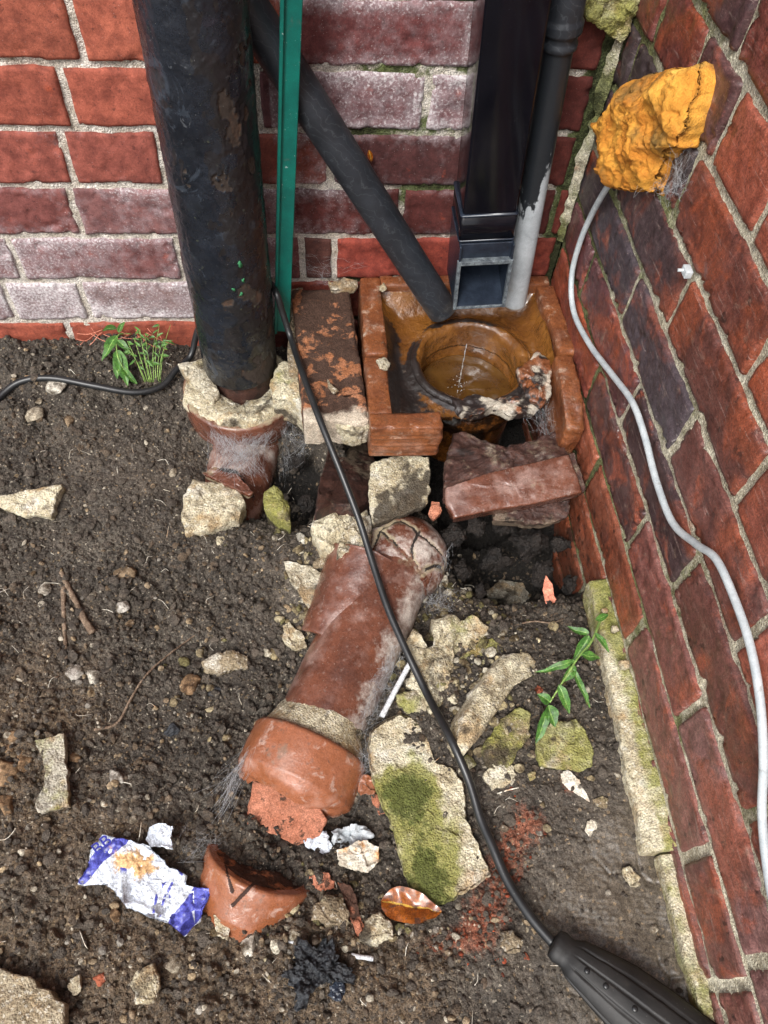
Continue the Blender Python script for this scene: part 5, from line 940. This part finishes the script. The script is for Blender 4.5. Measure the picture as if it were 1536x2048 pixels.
V, F = slab([(290, 1680), (298, 1655), (318, 1648), (345, 1652), (340, 1675), (345, 1700), (320, 1692), (300, 1695)], zw + .004, .0010, seed=527, rough=.005, rsc=80, jag=.0015, slope=(.2, .1), inset=0); mk('torn_corner', V, F, M['wrap_white'], root, attrs=dict(blue=V[:, 0] * 0, stain=V[:, 0] * 0, dirt=.3 + fbm(V, 40, 4, 7) * .7))
tc = bpy.data.curves.new('lettering_curve', 'FONT'); tc.body = 'BB'; tc.size = .017; tc.extrude = .0003; tc.offset = .0001; tc.materials.append(M['wrap_blue']); tt0 = bpy.data.objects.new('lettering_source', tc); tm = bpy.data.meshes.new_from_object(tt0); bpy.data.objects.remove(tt0); to = bpy.data.objects.new('lettering', tm); COL.objects.link(to)
print('LETTERS', len(tm.vertices)); q2 = at(240, 1672, z=zw); q1 = at(193, 1714, z=zw); print('ang', math.degrees(math.atan2(*(q2 - q1)[1::-1]))); pq = at(193, 1712, z=zw + .0085); to.parent = root; to.location = Vector(pq - np.array(root['_abs'])); to.rotation_euler = (math.radians(4), math.radians(3), math.atan2((q2 - q1)[1], (q2 - q1)[0]))

# ---------------------------------------------------------------- sticks, roots, leaf, rag
def stick(name, label, pts, r0, r1, mt='twig', cat='twig', seed=1, kn=.25, group=None):
    P = catmull(pts, 8); r = np.linspace(r0, r1, len(P)) * (1 + kn * fbm(P, 70, 3, seed)); V, F = tube(P, r, 10); V += (fbm(V, 160, 3, seed)[:, None]) * r0 * .25; return tag(mk(name, V, F, M[mt]), label, cat, group)
stick('twig', 'bleached twig, the upper one, ending in a rusty orange tip', [atg(124, 1148, .005), atg(140, 1180, .006), atg(158, 1215, .006), atg(172, 1245, .006), atg(188, 1270, .005)], .0028, .0044, seed=3)
stick('twig', 'dark straight twig left of the bleached one', [atg(130, 1178, .004), atg(130, 1220, .005), atg(132, 1270, .005), atg(134, 1320, .003)], .0034, .0022, seed=5)
stick('twig', 'long thin curved dark root lying on the soil left of the pipe', [atg(190, 1462, .004), atg(235, 1450, .005), atg(262, 1405, .006), atg(290, 1360, .006), atg(330, 1320, .005), atg(400, 1265, .002)], .0018, .0009, seed=6)
stick('white_stick', 'white paper lolly stick poking out from under the mossy slab', [atg(762, 1442, .016), atg(790, 1390, .022), atg(815, 1345, .028)], .0034, .0034, 'plastic_white', 'stick', 7, .0)
stick('white_stick', 'short white stick lying right of the charred rag', [atg(702, 1912, .007), atg(746, 1918, .007)], .0024, .0024, 'plastic_white', 'stick', 8, .1)
stick('white_stick', 'tiny white stick end left of the charred rag', [atg(560, 1884, .007), atg(602, 1888, .007)], .0018, .0016, 'plastic_white', 'stick', 9, .1)
stick('root_strand', 'pale root strand lying at the edge of the hollow near the weed', [atg(1020, 1258, .006), atg(1060, 1250, .010), atg(1100, 1252, .008), atg(1125, 1240, .004)], .0013, .0007, seed=10, cat='root')
stick('root_strand', 'short straw on the soil below the pale pentagonal chip', [atg(992, 1590, .006), atg(1012, 1584, .007), atg(1035, 1578, .006)], .0008, .0008, seed=11, cat='straw', mt='dirty_white')
rt = []
for i in range(26):
    u0 = RS.uniform(150, 330); v0 = RS.uniform(655, 700); a = at(u0, v0, y=-.006 - .012 * RS.rand()); b = a + np.array([RS.uniform(-.05, .05), RS.uniform(-.01, .0), RS.uniform(-.03, .02)]); m_ = (a + b) / 2 + [0, -.005, RS.uniform(-.006, .008)]; rt.append(tube(catmull([a, m_, b], 6), .00045, 5))
V, F = join(rt); tag(mk('root_tangle', V, F, M['pink']), 'tangle of fine pinkish roots on the bottom orange course of the house wall', 'roots', kind='stuff')
fb = []
for i in range(170):
    x, y = RS.uniform(-.46, .33), RS.uniform(-.98, -.03)
    if x > .05 and y > -.34: continue
    z = float(Hs(x, y)) + .007; a = RS.uniform(0, 6.28); L = RS.uniform(.006, .022); p0 = np.array([x, y, z]); p1 = p0 + [math.cos(a) * L, math.sin(a) * L, RS.uniform(-.002, .003)]
    fb.append(tube(catmull([p0, (p0 + p1) / 2 + RS.normal(size=3) * .002 + [0, 0, .002], p1], 4), RS.uniform(.0002, .0005), 4))
V, F = join(fb); tag(mk('root_fibres', V, F, M['dirty_white'], loc=(0, 0, 0)), 'fine pale root fibres and straw bits strewn over the soil', 'root fibres', kind='stuff')
# dead leaf
def leafmesh(base, d, up, L, Wd, curl=.2, fold=.25, nu=12, nv=7, tip=1.0):
    d = np.array(d, float); d /= np.linalg.norm(d); up = np.array(up, float); up -= d * np.dot(up, d); up /= np.linalg.norm(up); s_ = np.cross(d, up); V = []; vein = []
    for i in range(nu):
        t = i / (nu - 1); w_ = Wd * .5 * math.sin(math.pi * min(1, t ** .8 * 1.0)) ** .8 * (1 - .25 * t) + Wd * .02
        for j in range(nv):
            q = (j / (nv - 1)) * 2 - 1; V.append(np.array(base) + d * L * t + s_ * q * w_ + up * (abs(q) * w_ * fold - curl * L * t * t)); vein.append(max(0, 1 - abs(q) * 6) + max(0, 1 - abs((t * 5 - abs(q)) % 1) * 10) * .5)
    return np.array(V), grid_faces(nu, nv), np.array(vein)
a = atg(762, 1805, .012); b = atg(882, 1828, .016); V, F, ve = leafmesh(a, b - a, (0.1, -.1, 1), np.linalg.norm(b - a), .038, .04, .3, 30, 21); V[:, 2] += fbm(V, 30, 3, 3) * .007; V[:, 0] += fbm(V, 70, 3, 8) * .0035; V[:, 1] += fbm(V, 60, 3, 9) * .0035; k = len(V)
Vt = np.vstack([V, V - [0, 0, .0006]]); tag(mk('dead_leaf', Vt, F + [tuple(q + k for q in f)[::-1] for f in F], M['dead_leaf'], attrs=dict(vein=np.r_[ve, ve])), 'shiny amber brown dead leaf with a pale midrib below the mossy slab', 'leaf')
a = at(738, 300, y=-.008); V, F, ve = leafmesh(a, (.005, 0, -.02), (0, -1, 0), .018, .007, .1, .3); tag(mk('dead_leaf', V, F, M['dead_leaf'], attrs=dict(vein=ve)), 'tiny ochre leaf caught on the house wall right of the slanting pipe', 'leaf')
for i, (px, lab) in enumerate((([(575, 1900), (600, 1880), (640, 1890), (668, 1868), (672, 1900), (700, 1925), (718, 1940), (700, 1965), (650, 1960), (620, 1985), (612, 2020), (588, 2020), (590, 1975), (565, 1950), (590, 1930)], 'charred black rag of torn cloth at the bottom of the soil'),)):
    z = gz_at(px) + .020; V, F = slab(px, z, .018, seed=541, facet=0, rough=.011, rsc=48, jag=.008, n=200, rings=36, inset=.1); V[:, 2] += fbm(V, 120, 3, 3) * .004; tag(mk('charred_rag', V, F, M['char']), lab, 'rag')
V, F = slab([(655, 1968), (680, 1962), (692, 1980), (685, 2000), (668, 2005), (652, 1990)], gz_at([(670, 1985)]) + .012, .006, seed=543, rough=.004, jag=.003); tag(mk('slate_chip', V, F, M['shoe']), 'bluish black chip at the lower right of the charred rag', 'chip')
for i, (u, v, s, lab) in enumerate(((345, 1462, .024, 'lump of black cinder on the soil left of the orange socket'), (430, 1385, .022, 'dark cinder beside the rusty nodule'))):
    V, F = rock(atg(u, v), (s, s * .7, s * .5), 560 + i, sub=4, rough=.5); tag(mk('cinder', V, F, M['char']), lab, 'cinder')

# ---------------------------------------------------------------- plants
def plant(name, label, stems, leaves, rs=.0016):
    root = T(name, label, 'plant', tuple(stems[0][0]))
    for s_ in stems: P = catmull(s_, 8); V, F = tube(P, np.linspace(rs, rs * .5, len(P)), 8); mk('stem', V, F, M['stem'], root)
    for (b, d, L, W_, up) in leaves:
        V, F, ve = leafmesh(b, d, up, L, W_ * .85, .22, .4, 16, 9); V += np.stack([fbm(V, 90, 2, 1), fbm(V, 90, 2, 2), fbm(V, 70, 2, 3) * 1.6], -1) * .0016; mk('leaf', V, F, M['leaf'], root, attrs=dict(vein=ve))
def lf(u0, v0, u1, v1, h0, h1, W_, up=(0, -.3, 1)):
    a = atg(u0, v0, h0); b = atg(u1, v1, h1); return (a, b - a, np.linalg.norm(b - a), W_, up)
st = [atg(1198, 1238, .03), atg(1178, 1275, .045), atg(1160, 1315, .05), atg(1135, 1345, .048), atg(1110, 1385, .042), atg(1085, 1425, .034)]
plant('trailing_weed', 'trailing green weed with narrow leaves hanging over the rubble by the side wall', [st], [lf(1155, 1300, 1116, 1285, .048, .05, .011), lf(1155, 1305, 1132, 1345, .05, .04, .018), lf(1165, 1300, 1205, 1330, .05, .04, .009), lf(1140, 1340, 1183, 1345, .05, .045, .012), lf(1130, 1352, 1058, 1372, .048, .045, .010), lf(1130, 1360, 1110, 1390, .045, .04, .014),
    lf(1125, 1365, 1172, 1432, .045, .03, .010), lf(1100, 1395, 1130, 1445, .042, .03, .014), lf(1082, 1430, 1100, 1470, .035, .03, .022), lf(1085, 1425, 1062, 1412, .035, .04, .016), lf(1080, 1435, 1066, 1500, .034, .025, .014), lf(1170, 1270, 1195, 1262, .045, .05, .012)], .0018)
st1 = [at(262, 668, y=-.012), atg(246, 700, .03), atg(245, 740, .035), atg(255, 765, .03)]
plant('leafy_weed', 'bright green broad leaved weed at the foot of the house wall behind the cable', [st1], [lf(245, 705, 212, 742, .035, .03, .018), lf(246, 715, 268, 735, .035, .035, .014), lf(245, 735, 262, 790, .035, .025, .024), lf(246, 740, 240, 780, .035, .025, .016), lf(248, 700, 262, 690, .035, .05, .010), lf(250, 760, 280, 785, .03, .02, .012), lf(244, 690, 222, 700, .035, .045, .012)], .0014)
sts = []; lvs = []
for i in range(11):
    a = atg(290 + i * 3, 765, .0); b = atg(262 + i * 9 + RS.uniform(-6, 6), 690 + RS.uniform(0, 45), .035 + .02 * RS.rand()); m_ = (a + b) / 2 + [0, 0, .012]; sts.append([a, m_, b])
    for t in (.35, .55, .75, .9, 1.0):
        q = a + (b - a) * t + np.array([0, 0, .012 * (1 - abs(2 * t - 1))])
        if len(lvs) < 52: lvs.append((q, np.array([RS.uniform(-1, 1), RS.uniform(-1, .4), RS.uniform(-.3, .5)]), RS.uniform(.008, .014), RS.uniform(.003, .0055), (0, -.4, 1)))
plant('feathery_weed', 'fine feathery green weed tangled beside the broad leaved weed', sts, lvs, .0007)

# ---------------------------------------------------------------- cobwebs
def web(label, anchors_a, anchors_b, n, sag=.01, seed=1, r=.00017, cross=1.2, name='cobweb', tangle=True):
    rr = np.random.RandomState(seed); parts = []; A = np.array(anchors_a); B = np.array(anchors_b)
    n = int(n * .55); r = r * .62
    if tangle: A = B = np.vstack([A, B])
    def pick(S): i = rr.randint(len(S) - 1); return S[i] + (S[i + 1] - S[i]) * rr.rand() + rr.normal(size=3) * .009 * rr.rand() + rr.normal(size=3) * .001
    mids = []
    for k in range(n):
        a = pick(A); b = pick(B); b = a + (b - a) * min(1, .03 / max(1e-4, np.linalg.norm(b - a))) if tangle else b; a, b = (a, b) if rr.rand() < .6 else (a, a + (b - a) * rr.uniform(.2, .8) + rr.normal(size=3) * .008); m_ = a + (b - a) * rr.uniform(.3, .7) + rr.normal(size=3) * .004 - np.array([0, 0, sag * rr.rand()]); mids.append((a, m_, b)); parts.append(tube(catmull([a, m_, b], 4), r * rr.uniform(.5, 1.3), 3, cap=False))
    for k in range(int(n * cross)):
        p = mids[rr.randint(n)]; q = mids[rr.randint(n)]; a = p[0] + (p[1] - p[0]) * rr.rand(); b = q[1] + (q[2] - q[1]) * rr.rand(); 
        if np.linalg.norm(a - b) < .035: parts.append(tube(np.array([a, (a + b) / 2 - [0, 0, .001], b]), r * .6, 3, cap=False))
    V, F = join(parts); V = V + np.stack([fbm(V, 120, 2, 1), fbm(V, 120, 2, 2), fbm(V, 120, 2, 3)], -1) * .0012; tag(mk(name, V, F, M['web']), label, 'cobweb')
web('white cobweb hung under the front of the pipe socket', [at(410, 850, z=-.095), at(470, 885, z=-.090), at(550, 860, z=-.095)], [at(425, 945, z=-.105), at(470, 950, z=-.095), at(530, 950, z=-.105)], 420, .002, 1, tangle=False)
web('wispy cobweb strung across the hollow right of the pipe socket', [at(555, 850, z=-.11), at(580, 830, z=-.09)], [at(560, 960, z=-.15), at(600, 900, z=-.14), at(625, 870, z=-.10)], 200, .008, 2, r=.00013)
web('cobweb clinging to the lower right side of the pipe barrel', [at(745, 1390, z=-.10), at(770, 1330, z=-.10), at(800, 1290, z=-.10)], [at(715, 1450, z=-.11), at(760, 1430, z=-.13), at(790, 1370, z=-.13)], 260, .002, 3)
web('cobweb in the angle of orange socket and pipe barrel', [at(572, 1425, z=-.10), at(600, 1440, z=-.09)], [at(560, 1460, z=-.12), at(610, 1450, z=-.10)], 90, .001, 4)
web('long cobweb stretched from the orange socket down to the soil at left', [at(485, 1530, z=-.11), at(500, 1500, z=-.10)], [atg(405, 1590, .006), atg(420, 1660, .004), atg(450, 1640, .004)], 90, .004, 5, tangle=False)
web('cobweb between the cracked bend and the rubble at its right', [at(880, 1120, z=-.10), at(905, 1090, z=-.09), at(830, 1200, z=-.11)], [atg(900, 1230, .02), atg(850, 1230, .02), atg(915, 1190, .02)], 150, .006, 6)
web('cobweb at the corner of orange socket and mossy slab', [at(715, 1480, z=-.10), at(725, 1540, z=-.11)], [at(745, 1470, z=-.105), at(735, 1545, z=-.12), at(700, 1600, z=-.12)], 70, .001, 7)
web('grey cobweb under the orange foam', [at(1330, 320, x=.35), at(1385, 290, x=.36)], [at(1320, 395, x=.362), at(1375, 370, x=.362), at(1290, 385, x=.35)], 110, .004, 8)
web('cobweb on the soil between wrapper and cracked pipe end', [atg(420, 1660, .010), atg(440, 1700, .012)], [atg(360, 1700, .006), atg(400, 1740, .012), atg(360, 1640, .006)], 90, .003, 10, r=.00013)
web('fine web across the broken front of the gully', [at(1050, 840, z=-.01), at(1100, 800, z=.0)], [at(1075, 880, z=-.045), at(1135, 850, z=-.02)], 90, .003, 11, r=.00013)
web('dusty web on the wall above the caked block', [at(590, 500, y=-.004), at(600, 540, y=-.006)], [at(660, 560, y=-.012), at(640, 520, y=-.004), at(745, 530, y=-.006)], 90, .002, 12, r=.00013)

# mortar bead up the corner
zz_ = np.arange(.085, .62, .003); vv = []
for z in zz_:
    wb = .009 + .005 * float(vn(np.array([[z * 30, 1.5, 2.]]))[0]) + .004 * float(vn(np.array([[z * 90, 5.5, 2.]]))[0])
    for t in np.linspace(0, 1, 10): vv.append((WX - .002 - wb * 1.3 * (1 - t), -.003 - wb * t * .9 * 1.0, z))
V = np.array(vv); V += (fbm(V, 60, 4, 581, .6)[:, None]) * np.array([-.004, -.004, .002]); mk('corner_mortar', V, grid_faces(len(zz_), 10), M['mortar_grey'], rw, attrs=dict(moss=.75 + fbm(V, 14, 3, 583) * .6))
# cement blob high in the corner
V, F = slab(None, 0, .03, pts=np.array([atp(u, v, np.array([0, -.016, 0]), np.array([0, -1., 0])) for u, v in [(1168, -60), (1290, -60), (1275, 20), (1262, 60), (1240, 85), (1215, 70), (1190, 50), (1170, 40)]]), N=(0, -1, 0), dome=.004, rough=.005, jag=.003, seed=571, n=120)
tag(mk('cement_patch', V, F, M['cement'], attrs=dict(moss=.6 + fbm(V, 20, 4, 3) * .6, dirt=fbm(V, 30, 3, 4) * .4)), 'mossy cement patch in the corner at the top', 'cement patch')

for o in bpy.data.objects:
    if '_abs' in o.keys(): del o['_abs']
